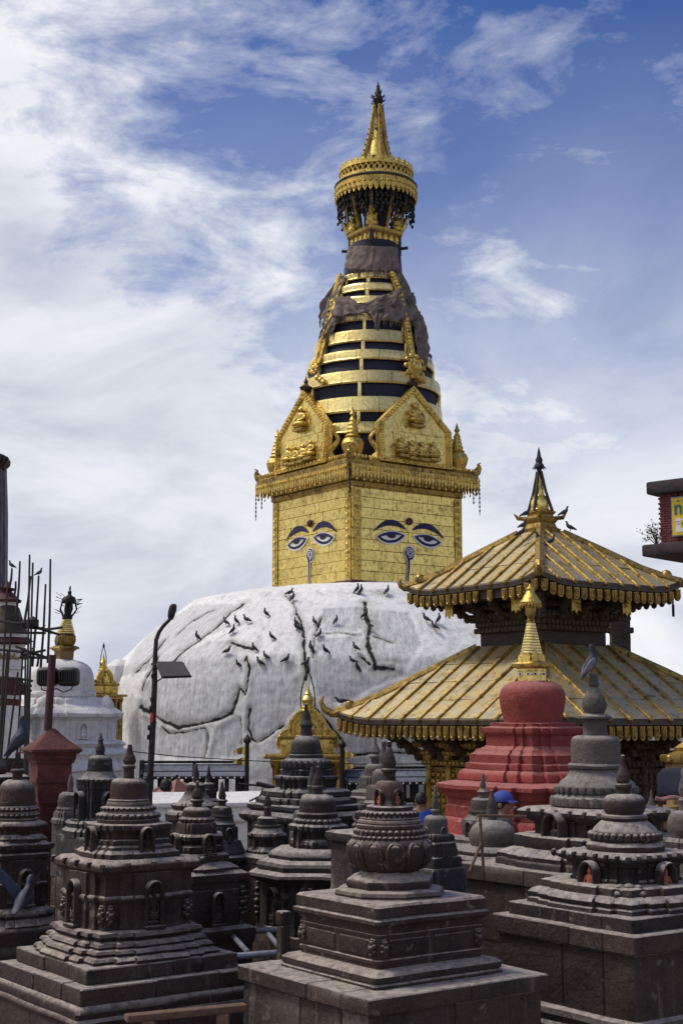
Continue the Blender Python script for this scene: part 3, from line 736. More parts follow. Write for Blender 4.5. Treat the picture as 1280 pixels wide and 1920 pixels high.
# ---- platform, parasol and finial
def make_parasol():
    def P(z): return lean(z)
    pl = plan('s'); ex = extent(pl, GRID, .02)
    prof = [(SW(36,462)/ex, SZ(463)), (SW(38,456)/ex, SZ(457)), (SW(44,452)/ex, SZ(452)), (SW(46,449)/ex, SZ(449)), (SW(51,446)/ex, SZ(446)), (SW(53,443)/ex, SZ(443)), (SW(53,438)/ex, SZ(438)), (SW(48,436)/ex, SZ(436))]
    b = MB(); b.loft([[Vector((x*r, y*r, z))+P(z) for x, y in pl] for r, z in prof]); b.build('platform', GOLDD, stupa)
    c = SW(53,440)/ex; zt = SZ(436); o = P(zt); zu = SZ(355)
    b = MB()
    for k in range(4):
        for i in range(5):
            M = face_axes(k); b.ball(M @ Vector(((i-2)*c*.36, SZ(455), c*.78)) + o, (.11,.11,.17), 8, 5)
    b.build('lotus_bosses', GOLDE, stupa)
    b = MB(); b.lathe([(.38,SZ(462)),(.38,zu+.3)], 16, P(zu)); b.build('mast', IRON, stupa)
    ru = SW(66,350)
    for k in range(8):
        a = k*math.pi/4 + math.pi/4; r0 = c*(1.22 if k%2 == 0 else .92)
        b = MB(); b.tube([Vector((r0*math.cos(a), r0*math.sin(a), zt-.05))+o, Vector((ru*.93*math.cos(a), ru*.93*math.sin(a), zu+.1))+P(zu)], .055, 8); b.build('pillar', GOLDD, stupa)
    b = MB()
    for k in range(8):
        a, a2 = k*math.pi/4+math.pi/4, (k+1)*math.pi/4+math.pi/4; zm = (zt+zu)/2+.3; rm = (c+ru)*.52
        b.tube([Vector((rm*math.cos(a), rm*math.sin(a), zm))+P(zm), Vector((.35*math.cos(a2), .35*math.sin(a2), zm-.4))+P(zm)], .02, 5)
    b.build('brace', IRON, stupa)
    for k in range(4):
        a = math.pi/4+k*math.pi/2; dv = Vector((math.cos(a), math.sin(a), 0)); q = dv*c*1.30+Vector((0,0,zt))+o
        b = MB(); b.lathe([(.17,0),(.20,.1),(.16,.2),(.18,.28),(.11,.4),(.08,.46),(.10,.52),(.03,.6),(0,.66)], 10, q-dv*.16)
        for j in range(7): b.ball(q-dv*.16+Vector((.14*math.cos(j*2.4), .14*math.sin(j*2.4), .06+.06*j)), (.06,.06,.06), 6, 4)
        b.tube([q, q+dv*.10+Vector((0,0,.16)), q+dv*.16+Vector((0,0,.34)), q+dv*.30+Vector((0,0,.46))], [.09,.07,.045,.012], 7)
        b.build('platform_beast', GOLDE, stupa)
        b = MB(); b.box(dv*c*1.18+Vector((0,0,SZ(457)))+o, (.13,.13,.9), None, .02); b.tube([dv*c*1.0+Vector((0,0,SZ(470)))+o, dv*c*1.62+Vector((0,0,SZ(468)))+o], .05, 6); b.build('post', WOOD, stupa)
    # parasol: rim, fringe, lattice, crown
    def cyl(name, prof, mat, n=56, caps=(False, False)):
        b = MB(); b.loft([[Vector((r*math.cos(2*math.pi*k/n), r*math.sin(2*math.pi*k/n), z))+P(z) for k in range(n)] for r, z in prof], *caps); return b.build(name, mat, stupa)
    r1, r2, zr, zl, zc_ = SW(75,353), SW(67,338), SZ(355), SZ(349), SZ(323)
    cyl('parasol_rim', [(r1-.10, zr), (r1+.03, zr), (r1+.05, zr+.05), (r1, zr+.10), (r2+.02, zl), (r2-.05, zl+.02)], BRONZE)
    cyl('parasol_cap', [(r2-.06, zl), (r2-.06, zc_-.02), (r2*.5, zc_+.1), (.5, SZ(308)), (.05, SZ(305))], BRONZE, 40, (True, True))
    b = MB(); n = 40; h = zc_-zl
    for i in range(n):
        for s_ in (-1, 1):
            a, a2 = 2*math.pi*i/n, 2*math.pi*(i+1.0*s_)/n
            b.tube([Vector((r2*math.cos(a), r2*math.sin(a), zl+.06))+P(zl), Vector((r2*math.cos(a2), r2*math.sin(a2), zc_-.12))+P(zc_)], .032, 5)
    b.build('lattice', GOLDE, stupa)
    cyl('lattice_rail', [(r2-.03, zc_-.14), (r2+.05, zc_-.12), (r2+.05, zc_-.02), (r2-.04, zc_)], GOLDE); cyl('lattice_rail', [(r2-.03, zl+.0), (r2+.06, zl+.02), (r2+.06, zl+.10), (r2-.04, zl+.12)], GOLDE)
    b = MB(); n = 30
    for i in range(n):
        a = 2*math.pi*(i+.5)/n; e = Vector((-math.sin(a), math.cos(a), 0)); q = Vector((r2*math.cos(a), r2*math.sin(a), zc_-.02))+P(zc_); nn = Vector((math.cos(a), math.sin(a), 0))
        M = Matrix((e, Vector((0,0,1)), nn)).transposed(); wv = math.pi*r2/n
        b.prism([(-wv*.9,0),(wv*.9,0),(wv*.8,.07),(wv*.3,.12),(0,.14),(-wv*.3,.12),(-wv*.8,.07)], M, .03, q)
    b.build('crown_leaves', GOLDE, stupa)
    n = 44; b = MB(); b2 = MB()
    for i in range(n):
        a = 2*math.pi*(i+.5)/n; e = Vector((-math.sin(a), math.cos(a), 0)); nn = Vector((math.cos(a), math.sin(a), 0)); wv = math.pi*r1/n*.96
        M = Matrix((e, Vector((0,0,1)), nn)).transposed(); q = nn*(r1-.01)+Vector((0,0,zr))+P(zr)
        b.prism([(-wv,0),(wv,0),(wv,-.28),(wv*.6,-.42),(0,-.50),(-wv*.6,-.42),(-wv,-.28)], M, .02, q)
        b.ball(q+nn*.02+Vector((0,0,-.16)), (.06,.06,.06), 6, 4); b.ball(q+nn*.02+Vector((0,0,-.34)), (.05,.05,.05), 6, 4)
        for j in range(5+i%3):
            b2.ball(nn*(r1-.07-.05*(j%2))+Vector((0,0,zr-.42-.12*j))+e*random.uniform(-.05,.05)+P(zr), (.045,.045,.065), 6, 4)
        b2.tube([nn*(r1-.08)+Vector((0,0,zr))+P(zr), nn*(r1-.10)+Vector((0,0,zr-.95-.1*(i%3)))+P(zr)], .012, 4)
    b.build('fringe', GOLDE, stupa)['kind'] = 'stuff'; b2.build('bell_fringe', IRON, stupa)['kind'] = 'stuff'
    zb = SZ(303); o = P(zb); g = lambda hw, py: (SW(hw, py), SZ(py)-zb)
    b = MB(); b.lathe([g(18,297), g(17,290), g(15.5,280), g(13.5,270), g(13,267), g(11,266), g(12,262), g(9,259), g(8,254), g(9.5,250), g(8.5,246), g(5,243), g(6,240), g(4,236), g(5,233), g(2.5,228), g(3,225), g(.5,221)], 20, o+Vector((0,0,zb))); b.build('bell_finial', GOLD, stupa)
    tp = Vector((0,0,SZ(198)))+P(SZ(198))
    for k in range(4):
        a = math.pi/4+k*math.pi/2+.5; q = Vector((SW(31,299)*math.cos(a), SW(31,299)*math.sin(a), SZ(320)))+o
        b = MB(); d = (tp-q); b.tube([q, q+d*.5, tp+Vector((.12*math.cos(a),.12*math.sin(a),0))], [.085,.075,.06], 6)
        for j in range(12): b.ball(q+d*(j+.5)/12+Vector((.09*math.cos(a),.09*math.sin(a),0)), (.035,)*3, 5, 4)
        b.build('finial_rod', GOLDD, stupa)
    g = lambda hw, py: (SW(hw, py), SZ(py)-SZ(200))
    b = MB(); b.lathe([g(3,202), g(8,196), g(9.5,189), g(7,184), g(5.5,179), g(4.5,172), g(3,166), g(3.5,164), g(1.5,160), g(.3,153)], 14, tp)
    for k in range(16):
        a = k*2.399; q = tp+Vector((.13*math.cos(a),.13*math.sin(a),.02+.022*k)); dd = Vector((math.cos(a),math.sin(a),.5)); b.tube([q, q+dd*.08, q+dd*.09+Vector((0,0,.05))], [.03,.022,.01], 5)
    b.lathe([(.16,0),(.17,.12),(.08,.22),(.03,.3)], 10, tp-Vector((0,0,.95)))
    b.tube([tp, tp-Vector((0,0,.95))], .015, 5)
    b.build('top_finial', IRON, stupa)
make_parasol()
# ---- white shrine block projecting from the dome beside the second gilded shrine
def make_blocks():
    q = at(226, 1345, 39.3); b = MB(); s = 26/ppm(39.3, 4)
    pr = [(s*1.25, 0), (s*1.2, 1.6), (s*1.15, 2.6), (s*1.02, 3.6), (s*.98, zof(1262,39.3)), (s*.9, zof(1250,39.3)), (s*.35, zof(1238,39.3))]
    c, si = math.cos(-GRID), math.sin(-GRID); d = Vector((q.x-SX, q.y-SD, 0)); loc = Vector((d.x*c-d.y*si, d.x*si+d.y*c, 0))
    pl = plan('s'); b.loft([[jit(Vector((x*r, y*r, z)), .07, 1.6, 3)+loc for x, y in pl] for r, z in pr]); b.build('shrine_block', WASHP, stupa)
make_blocks()

# ============================================================ TWO-ROOFED GILDED PAGODA
PD = 29.0; PX = at(1020, 1345, PD).x; PPHI = math.atan((1020-640)/F)
pagoda = thing('pagoda_temple', 'two-tiered pagoda temple with gilded ribbed roofs and dark carved struts', 'temple', (PX, PD, 0), GRID)
def PZ(py, Y=PD): return at(1020, py, Y).z
PEX = extent([(-1,-1),(1,-1),(1,1),(-1,1)], GRID, PPHI)
def PS(hw, py): return hw/ppm(PD, PZ(py))/PEX
def clip(poly, a, b, c):               # keep a*u + b*v <= c
    out = []
    for i in range(len(poly)):
        p, q = poly[i], poly[(i+1) % len(poly)]; fp, fq = a*p[0]+b*p[1]-c, a*q[0]+b*q[1]-c
        if fp <= 0: out.append(p)
        if fp*fq < 0: t = fp/(fp-fq); out.append((p[0]+(q[0]-p[0])*t, p[1]+(q[1]-p[1])*t))
    return out
def make_roof(s, t, ze, zt, nstrip, nrow, npend, plen):
    run = s - t; rise = zt - ze; sl = math.hypot(run, rise)
    part = bpy.data.objects.new('roof', None); col.objects.link(part); part.parent = pagoda; part.empty_display_size = .2
    b = MB(); b.loft([[(x*r, y*r, z) for x, y in ((-1,-1),(1,-1),(1,1),(-1,1))] for r, z in ((s-.02, ze-.05), (t-.02, zt-.05))]); b.build('roof_deck', WOOD, part)
    pend = []
    for wv in (2*s/npend,):
        m = MB(); h = plen; q = wv*.36
        m.prism([(-q,0),(q,0),(q,-h*.70),(q*.75,-h*.88),(q*.3,-h*.98),(0,-h),(-q*.3,-h*.98),(-q*.75,-h*.88),(-q,-h*.70)], Matrix(((1,0,0),(0,0,-1),(0,1,0))), .025)
        k = [(q*.62*math.cos(a), -h*.62-q*.62*math.sin(a)) for a in [math.pi*i/8 for i in range(9)]]
        path = [(q*.62, -.02)] + k + [(-q*.62, -.02)]
        m.tube([(x, -.03, y) for x, y in path], .016, 5); m.tube([(0,-.03,-h*.15),(0,-.03,-h*.7)], .018, 5)
        pm = m.mesh('pendant')
    for k in range(4):
        M = face_axes(k)
        U = M @ Vector((1,0,0)); O = M @ Vector((0,0,1)); SLOPE = Vector((0,0,rise/sl)) - O*(run/sl); NRM = U.cross(SLOPE).normalized()
        if NRM.z < 0: NRM = -NRM
        org = O*s + Vector((0,0,ze))
        lift = lambda u, v: 0.16*max(0, (abs(u)/s-.55)/.45)**2.2*(1-v/sl)**2
        pt = lambda u, v, h=0.0: org + U*u + SLOPE*v + NRM*h + Vector((0,0,lift(u, v)))
        w = 2*s/nstrip
        for i in range(nstrip):
            for r in range(nrow):
                v0, v1 = sl*r/nrow+.006*(r > 0), sl*(r+1)/nrow-.006
                poly = [(-s+w*i+.008, v0), (-s+w*(i+1)-.008, v0), (-s+w*(i+1)-.008, v1), (-s+w*i+.008, v1)]
                poly = clip(poly, 1, run/sl, s-.01); poly = clip(poly, -1, run/sl, s-.01) if poly else poly
                if len(poly) < 3: continue
                a = random.uniform(0,.022)+(nrow-r)*.004
                m = MB(); m.loft([[pt(u, v, -.01) for u, v in poly], [pt(u, v, .03+a) for u, v in poly]]); m.v = [v+Vector((0,0,random.uniform(-.008,.008))) for v in m.v]; m.build('roof_sheet', ROOFG, part)
        for i in range(nstrip+1):
            u = -s+w*i
            if abs(u) > s*.985: continue
            vm = sl*min(1, (s-abs(u))/run)-.03
            m = MB(); m.tube([pt(u, v, .055) for v in (-.03, vm*.33, vm*.66, vm)], .050, 7)
            m.ball(pt(u, -.03, .055), (.054,)*3, 7, 5); m.build('rib', ROOFR, part)
        # eave moulding, valance and hanging tongues
        m = MB(); m.loft([[pt(s*f, 0, 0)+O*o_+Vector((0,0,z_)) for o_, z_ in ((.02,.06),(.05,.02),(.05,-.07),(-.02,-.10),(-.10,-.10),(-.10,.0))] for f in [-1+2*i/16 for i in range(17)]]); m.build('eave_moulding', BRONZE, part)
        m = MB(); m.loft([[pt(s*f*.99, 0, 0)+O*o_+Vector((0,0,z_)) for o_, z_ in ((-.02,-.08),(-.02,-.25),(-.06,-.25),(-.06,-.08))] for f in [-1+2*i/16 for i in range(17)]]); m.build('valance', WOOD, part)
        for i in range(npend):
            if random.random() < .03: continue
            u = -s+2*s*(i+.5)/npend; q = pt(u, 0, 0)+O*.0+Vector((0,0,-.09))
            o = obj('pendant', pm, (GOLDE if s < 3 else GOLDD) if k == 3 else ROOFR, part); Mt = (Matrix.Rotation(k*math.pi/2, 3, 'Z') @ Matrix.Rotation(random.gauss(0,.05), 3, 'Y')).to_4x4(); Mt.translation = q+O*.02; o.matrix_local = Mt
    for k in range(4):                 # hips with upturned ends
        a = math.pi/4+k*math.pi/2; d = Vector((math.cos(a), math.sin(a), 0)); q2 = math.sqrt(2)
        e = d*s*q2+Vector((0,0,ze+.16)); top = d*t*q2+Vector((0,0,zt+.02))
        pts = [top, top*.66+e*.34+Vector((0,0,-.02)), top*.33+e*.67+Vector((0,0,-.06)), e*.92+top*.08+Vector((0,0,-.02)), e+d*.04+Vector((0,0,.02))]
        m = MB(); m.tube(pts, [.10,.10,.105,.11,.10], 8); m.ball(pts[-1]-d*.3+Vector((0,0,.12)), (.13,.13,.15), 10, 6); m.build('hip', ROOFR, part)
        m = MB(); k_ = .45 if s < 3 else .9; c = [e-d*.1, e+d*.16*k_+Vector((0,0,.0)), e+d*.32*k_+Vector((0,0,.10*k_)), e+d*.40*k_+Vector((0,0,.26*k_)), e+d*.34*k_+Vector((0,0,.42*k_))]
        m.tube(c, [.09,.085,.07,.05,.015], 8); m.build('upturned_tip', ROOFR, part)
    return part
zeU, ztU = PZ(1112), PZ(1003); sU, tU = PS(252,1105), PS(40,1003)
zeL, ztL = PZ(1352), PZ(1216); sL, tL = PS(392,1345), PS(122,1216)
make_roof(sU, tU, zeU, ztU, 9, 3, 19, .23)
make_roof(sL, tL, zeL, ztL, 11, 4, 30, .27)
def make_pagoda_body():
    pl = [(-1,-1),(1,-1),(1,1),(-1,1)]
    def sq(name, lst, mat):
        b = MB(); b.loft([[(x*PS(h, y)*1.0, yy*PS(h, y), PZ(y)) for x, yy in pl] for h, y in lst]); return b.build(name, mat, pagoda)
    sq('upper_wall', [(116,1222),(116,1186),(122,1184),(122,1176),(117,1174),(126,1168),(133,1160),(133,1153),(127,1152),(138,1146),(150,1136),(150,1131)], WOOD)
    b = MB()
    for y, h in ((1183,124),(1172,121),(1157,135),(1141,147)):
        s = PS(h, y)+.02; z = PZ(y)
        for k in range(4):
            M = face_axes(k)
            for i in range(17): b.box(M @ Vector((-s+2*s*(i+.5)/17, z, s)), (.10,.10,.10), Matrix.Rotation(k*math.pi/2, 3, 'Z'), .015)
    b.build('dentils', WOODC, pagoda)['kind'] = 'stuff'
    def struts(s0, z0, s1, z1, us, wd):
        for k in range(4):
            M = face_axes(k)
            for u in us:
                a, c = M @ Vector((u*s0, z0, s0)), M @ Vector((u*s1*.97, z1, s1))
                b = MB(); d = c-a; uu = M @ Vector((1,0,0)); nn = d.cross(uu).normalized(); AX = Matrix((uu, d.normalized(), nn)).transposed()
                b.box((a+c)/2, (wd, d.length, wd*.7), AX, .02)
                for j in range(6): b.ball(a+d*(.12+.15*j)-nn*(wd*.35 if nn.z > 0 else -wd*.35), (wd*.48,wd*.48,wd*.48), 8, 5)
                b.build('roof_strut', WOODC, pagoda)
    struts(PS(128,1152), PZ(1165), sU*.86, zeU+.05, (-1,-.5,0,.5,1), .15)
    struts(PS(222,1410), PZ(1425), sL*.86, zeL+.05, (-1,-.6,-.2,.2,.6,1), .19)
    sq('upper_soffit', [(150,1133),(236,1108)], WOOD); sq('lower_soffit', [(225,1378),(352,1347)], WOOD)
    # hanging banners under the upper eave
    for k in (0, 3):
        M = face_axes(k)
        for u in (-.42, .42) if k else (.30, -.30):
            b = MB(); b.prism([(-.12,0),(.12,0),(.12,-.42),(.06,-.38),(0,-.46),(-.06,-.38),(-.12,-.42)], M, .025, M @ Vector((u*sU*1.2, zeU-.10, sU*.84)))
            b.ball(M @ Vector((u*sU*1.2, zeU-.3, sU*.84+.03)), (.07,.07,.07), 8, 5); b.build('banner', GOLDE, pagoda)
    for a, ln in ((math.pi*1.25, .65), (-math.pi/4, .5), (math.pi*.25, .5)):       # chains at the eave corners
        d = Vector((math.cos(a), math.sin(a), 0))*(sU*1.34)+Vector((0,0,zeU))
        b = MB(); b.tube([d, d-Vector((0,0,ln))], .02, 6); b.box(d-Vector((0,0,ln*.8)), (.05,.03,ln*.5)); b.build('corner_chain', IRON, pagoda)
    # lower storey: relief walls between columns, gilded on one side, darker material elsewhere
    sB = PS(218,1420); zb = PZ(1388)
    b = MB(); b.box((0,0,(zb+.5)/2), (2*sB-.1, 2*sB-.1, zb-.5)); b.build('lower_wall', WOOD, pagoda)
    b = MB(); b.box((0,0,.25), (2*sB+1.0, 2*sB+1.0, .5), None, .05); b.build('plinth', SLAB, pagoda)
    for k in range(4):
        M = face_axes(k)
        for j, u in enumerate((-1,-.62,-.24,.24,.62,1)):
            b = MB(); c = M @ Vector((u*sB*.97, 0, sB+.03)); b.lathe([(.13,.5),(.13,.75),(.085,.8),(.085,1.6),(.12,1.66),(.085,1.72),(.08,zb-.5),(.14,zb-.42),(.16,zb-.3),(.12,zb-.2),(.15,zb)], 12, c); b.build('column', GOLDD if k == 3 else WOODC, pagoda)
        for j, u in enumerate((-.81,-.43,0,.43,.81)):
            wv = .16*sB if j != 2 else .22*sB
            b = MB(); b.prism([(-wv,.6),(wv,.6),(wv,zb-.55),(-wv,zb-.55)], M, .05, M @ Vector((u*sB, 0, sB-.04)))
            for r in range(9):
                for c_ in range(3): b.ball(M @ Vector((u*sB+(c_-1)*wv*.6, .8+r*(zb-1.5)/8, sB+.01)), (.07,.07,.07), 6, 4)
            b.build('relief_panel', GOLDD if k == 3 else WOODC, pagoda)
        for z, h, e in ((zb-.45,.12,.10),(zb-.25,.10,.16),(zb-.08,.14,.24)):
            b = MB(); b.box(M @ Vector((0, z, sB+e/2)), (2*sB+2*e, e+.1, h), Matrix.Rotation(k*math.pi/2, 3, 'Z'), .02)
            for i in range(26): b.ball(M @ Vector((-sB+2*sB*(i+.5)/26, z, sB+e+.05)), (.05,.05,.05), 6, 4)
            b.build('beam', GOLDD if k == 3 else WOODC, pagoda)
    # pinnacle
    def zz(py): return PZ(py)
    ex = extent(plan('s'), GRID, PPHI); g = lambda hw, py: (hw/ppm(PD, PZ(py)), PZ(py))
    pls = plan('s'); b = MB(); b.loft([[(x*r/ex, y*r/ex, z) for x, y in pls] for r, z in (g(46,1006), g(44,1000), g(36,998), g(38,993), g(31,990), g(27,982), g(32,977), g(33,973), g(26,971), g(24,966), g(29,962), g(29,959))]); b.build('pinnacle_base', GOLDD, pagoda)
    b = MB(); b.lathe([g(17,961), g(19,957), g(16,954), g(17,949), g(17,941), g(13,935), g(15,932), g(9,929), g(7,920), g(8,917), g(5,911), g(3,903), g(3.5,901), g(.5,892)], 20); b.build('bell_finial', GOLD, pagoda)
    tp = Vector((0,0,zz(884)))
    for k in range(4):
        a = k*math.pi/2+.35; r0 = 25/ppm(PD, zz(960)); q = Vector((r0*math.cos(a), r0*math.sin(a), zz(960)))
        b = MB(); b.tube([q, (q+tp)/2, tp+Vector((.05*math.cos(a), .05*math.sin(a), 0))], [.035,.032,.028], 6); b.build('finial_rod', BRONZE, pagoda)
    g2 = lambda hw, py: (hw/ppm(PD, PZ(py)), PZ(py))
    b = MB(); b.lathe([g2(4,886), g2(5,880), g2(10,876), g2(9,872), g2(6,868), g2(7,862), g2(4,856), g2(2.5,846), g2(.3,838)], 12)
    for k in range(8):
        a = k*math.pi/4; q = Vector((.09*math.cos(a), .09*math.sin(a), zz(875))); b.tube([q, q+Vector((.06*math.cos(a), .06*math.sin(a), -.05))], [.02,.008], 5)
    b.build('top_finial', IRON, pagoda)
    for k in range(4):
        a = math.pi/4+k*math.pi/2; d = Vector((math.cos(a), math.sin(a), 0)); q = d*(33/ppm(PD, zz(975)))+Vector((0,0,zz(973)))
        b = MB(); b.tube([q-d*.1, q+d*.10+Vector((0,0,.02)), q+d*.18+Vector((0,0,.12))], [.05,.05,.01], 6); b.build('pinnacle_tip', GOLDD, pagoda)
make_pagoda_body()

# ---- tall dark carved posts standing behind the upper storey
q = at(1166, 1345, 33.5)
t = thing('carved_post_pair', 'pair of tall dark carved timber posts behind the upper pagoda storey', 'post', (q.x, q.y, 0))
for dx, wd, y1 in ((-.10, .26, 1128), (.13, .20, 1150)):
    b = MB(); h = zof(y1, 33.5); b.loft([[(dx+x*wd/2*s, y*wd/2*s, z) for x, y in plan('s')] for s, z in [(1.2,0),(1.2,.4),(1,.45)]+[(1+.06*(i%2), .5+(h-.5)*i/24) for i in range(24)]+[(1.15,h)]])
    b.build('post', WOOD, t)
b = MB(); b.box((.01, 0, zof(1182,33.5)), (.62, .2, .14), None, .02); b.box((.01, 0, zof(1160,33.5)), (.5, .2, .10), None, .02); b.build('cross_beam', WOOD, t)

# ============================================================ CAFE BUILDING WITH SIGN
def make_cafe():
    Y0 = 55.0; c0 = at(1236, 1020, Y0)
    ax = Vector((math.cos(R(-42)), math.sin(R(-42)), 0)); nx = Vector((-ax.y, ax.x, 0)); out = -nx       # wall runs to the right and nearer
    M = Matrix((ax, Vector((0,0,1)), out)).transposed()
    t = thing('cafe_building', 'brick cafe building with overhanging concrete slabs beside the temple roof', 'building', (c0.x, c0.y, 0))
    z0, z1 = zof(1021, Y0), zof(926, Y0); Wd = 9.0; ML = Matrix((ax, nx, Vector((0,0,1)))).transposed()
    P = lambda u, d, z: ax*u + out*d + Vector((0,0,z))
    b = MB(); b.box(P(Wd/2+.05, -2.6, (z0+z1)/2), (Wd-.1, 5.0, z1-z0), ML); b.build('wall', BRICKM, t)
    # brick courses on the visible end, each brick its own
    bm_ = MB().box((0,0,0), (.26,.13,.085), None, .008).mesh('brick'); 
    rows = int((z1-z0)/.10)
    for r in range(rows):
        for j in range(3):
            o = obj('brick', bm_, BRICKM, t); Mt = (ML).to_4x4(); Mt.translation = P(.10+j*.275+(.06 if r%2 else 0), -.09+random.uniform(0,.012), z0+.05+r*.10); o.matrix_local = Mt
    b = MB(); b.box(P(Wd/2-.1, -2.3, z1+.22), (Wd+.5, 5.3, .50), ML, .05); b.build('roof_slab', CONC, t)
    b = MB(); b.box(P(Wd/2-.2, -2.2, z0-.25), (Wd+.7, 5.4, .46), ML, .05); b.build('balcony_slab', CONC, t)
    b = MB(); b.box(P(Wd/2+2.2, -2.9, (z0-.5)/2), (Wd-1.5, 4.6, z0-.5), ML); b.build('lower_storeys', BRICKM, t)
    for zc in (z0-2.2, z0-5.2):
        for u in (5.2, 7.6):
            b = MB(); b.box(P(u, -.58, zc), (1.1, .08, 1.4), ML, .02); w_ = b.build('window', BLACK, t)
            b = MB()
            for du in (-.6, 0, .6): b.box(P(u+du, -.53, zc), (.08, .06, 1.5), ML)
            for dz_ in (-.75, .75): b.box(P(u, -.53, zc+dz_), (1.28, .06, .08), ML)
            b.build('frame', WOOD, w_)
    # ---- painted sign
    s = thing('cafe_sign', 'yellow painted cafe signboard with eyes, green letters and white arrow', 'sign', (c0.x, c0.y, 0))
    u0, u1, zb, zt = .62, 4.4, zof(1006, Y0)-.02, zof(938, Y0)
    h = zt-zb; uu = lambda f: u0 + f*h; d0 = .06
    def plate(name, poly, lev, mat, th=.01): return MB().prism(poly, M, th, P(0, d0+lev*.012, 0)).build(name, mat, s)
    plate('edge', [(u0-.05,zb-.05),(u1+.05,zb-.05),(u1+.05,zt+.05),(u0-.05,zt+.05)], -1, SLATE, .012); plate('board', [(u0,zb),(u1,zb),(u1,zt),(u0,zt)], 0, YELLOW)
    V = lambda f: zb + f*h
    plate('arrow', [(uu(.10),V(.08)),(uu(2.2),V(.08)),(uu(2.2),V(.18)),(uu(.25),V(.18)),(uu(.25),V(.38)),(uu(.32),V(.38)),(uu(.19),V(.48)),(uu(.06),V(.38)),(uu(.12),V(.38)),(uu(.10),V(.1))], 1, WHITE)
    def text(body, f, v, size, mat, name='lettering', bold=0.0, sx=1.0):
        cu = bpy.data.curves.new(name, 'FONT'); cu.body = body; cu.size = size*h; cu.extrude = .004; cu.offset = bold
        tmp = bpy.data.objects.new('tmp_text', cu); col.objects.link(tmp); dg = bpy.context.evaluated_depsgraph_get(); dg.update()
        me = bpy.data.meshes.new_from_object(tmp.evaluated_get(dg)); bpy.data.objects.remove(tmp); me.name = name
        me.materials.clear(); o = obj(name, me, mat, s); Mt = (M @ Matrix.Diagonal((sx,1,1))).to_4x4(); Mt.translation = P(uu(f), d0+.022, V(v)); o.matrix_local = Mt
    text('n', .06, .56, .52, TEAL, bold=.02); text("'", .33, .56, .42, TEAL, bold=.012); text('n', .50, .60, .52, TEAL, bold=.02)
    text('Cafe', .33, .43, .20, SRED, bold=.006); text('ROOF TOP T', .28, .25, .115, TEAL, bold=.002, sx=.85)
    for k, f in ((0, .20), (1, .36)):
        el = [(uu(f)+.06*h*math.cos(a), V(.91)+.022*h*math.sin(a)) for a in [2*math.pi*i/14 for i in range(14)]]
        plate('drawn_eye', el, 1, TEAL, .008); plate('drawn_pupil', [(uu(f)+.02*h*math.cos(a), V(.91)+.014*h*math.sin(a)) for a in [2*math.pi*i/10 for i in range(10)]], 2, BLACK, .008)
        plate('drawn_eyeball', [(uu(f)+.045*h*math.cos(a), V(.91)+.014*h*math.sin(a)) for a in [2*math.pi*i/12 for i in range(12)]], 1.6, YELLOW, .005)
    for j in range(2): plate('arrow_mark', [(uu(.13),V(.28+.06*j)),(uu(.23),V(.29+.06*j)),(uu(.23),V(.305+.06*j)),(uu(.13),V(.295+.06*j))], 2, SRED, .006)
    # ---- plant growing from the slab
    p = thing('slab_plant', 'leafy green plant sprouting on the cafe balcony slab', 'plant', (c0.x, c0.y, 0))
    st = MB(); lf = MB(); base = P(-.25, -.2, z0)
    for i in range(22):
        tip = base + ax*random.uniform(-.75,.35) + out*random.uniform(-.3,.4) + Vector((0,0,random.uniform(.25,.95)))
        mid = (base+tip)/2 + Vector((0,0,.12)); st.tube([base, mid, tip], [.014,.010,.005], 5)
        for j in range(9):
            q = mid*(1-j/8)+tip*(j/8) + Vector((random.gauss(0,.06), random.gauss(0,.06), random.gauss(0,.05))); A = Matrix.Rotation(random.uniform(0,6.3), 3, 'Z') @ Matrix.Rotation(random.uniform(-.9,.9), 3, 'X')
            lf.add([q + A @ Vector(v) for v in ((0,0,0),(.03,.05,.01),(0,.13,0),(-.03,.05,.01))], [(0,1,2,3)])
    st.build('stem', WOOD, p); lf.build('foliage', LEAF, p)
make_cafe()

# ============================================================ STONE CHAITYAS
def blocks_course(par, name, s, z0, z1, mat, bw=.62, seed=0):
    """a square course of separate stones round a core; s = half side"""
    rnd = random.Random(seed); h = z1-z0
    core = MB(); core.box((0,0,(z0+z1)/2-.01), (2*s-.09, 2*s-.09, h+.0)); c = core.build(name, mat, par)
    dp = min(.30, s*.5); n = max(2, round(2*s/bw))
    for k in range(4):
        M = face_axes(k); cuts = [-s] + [-s+2*s*(i+rnd.uniform(-.18,.18))/n for i in range(1, n)] + [s-dp]
        for a, b_ in zip(cuts[:-1], cuts[1:]):
            l = b_-a; o = rnd.uniform(-.006,.006); m = MB()
            m.box(M @ Vector(((a+b_)/2, (z0+z1)/2+rnd.uniform(-.002,.003), s-dp/2+o)), (l-.0025, dp, h), Matrix.Rotation(k*math.pi/2+rnd.gauss(0,.003), 3, 'Z'), min(.009, h*.08))
            m.v = [jit(v, .004, 7, seed) for v in m.v]; m.build('stone_block', mat, c)
    top = MB(); top.box((0,0,z1-.02), (2*s-2*dp+.02, 2*s-2*dp+.02, .036)); top.build('stone_block', mat, c)
CH = {}
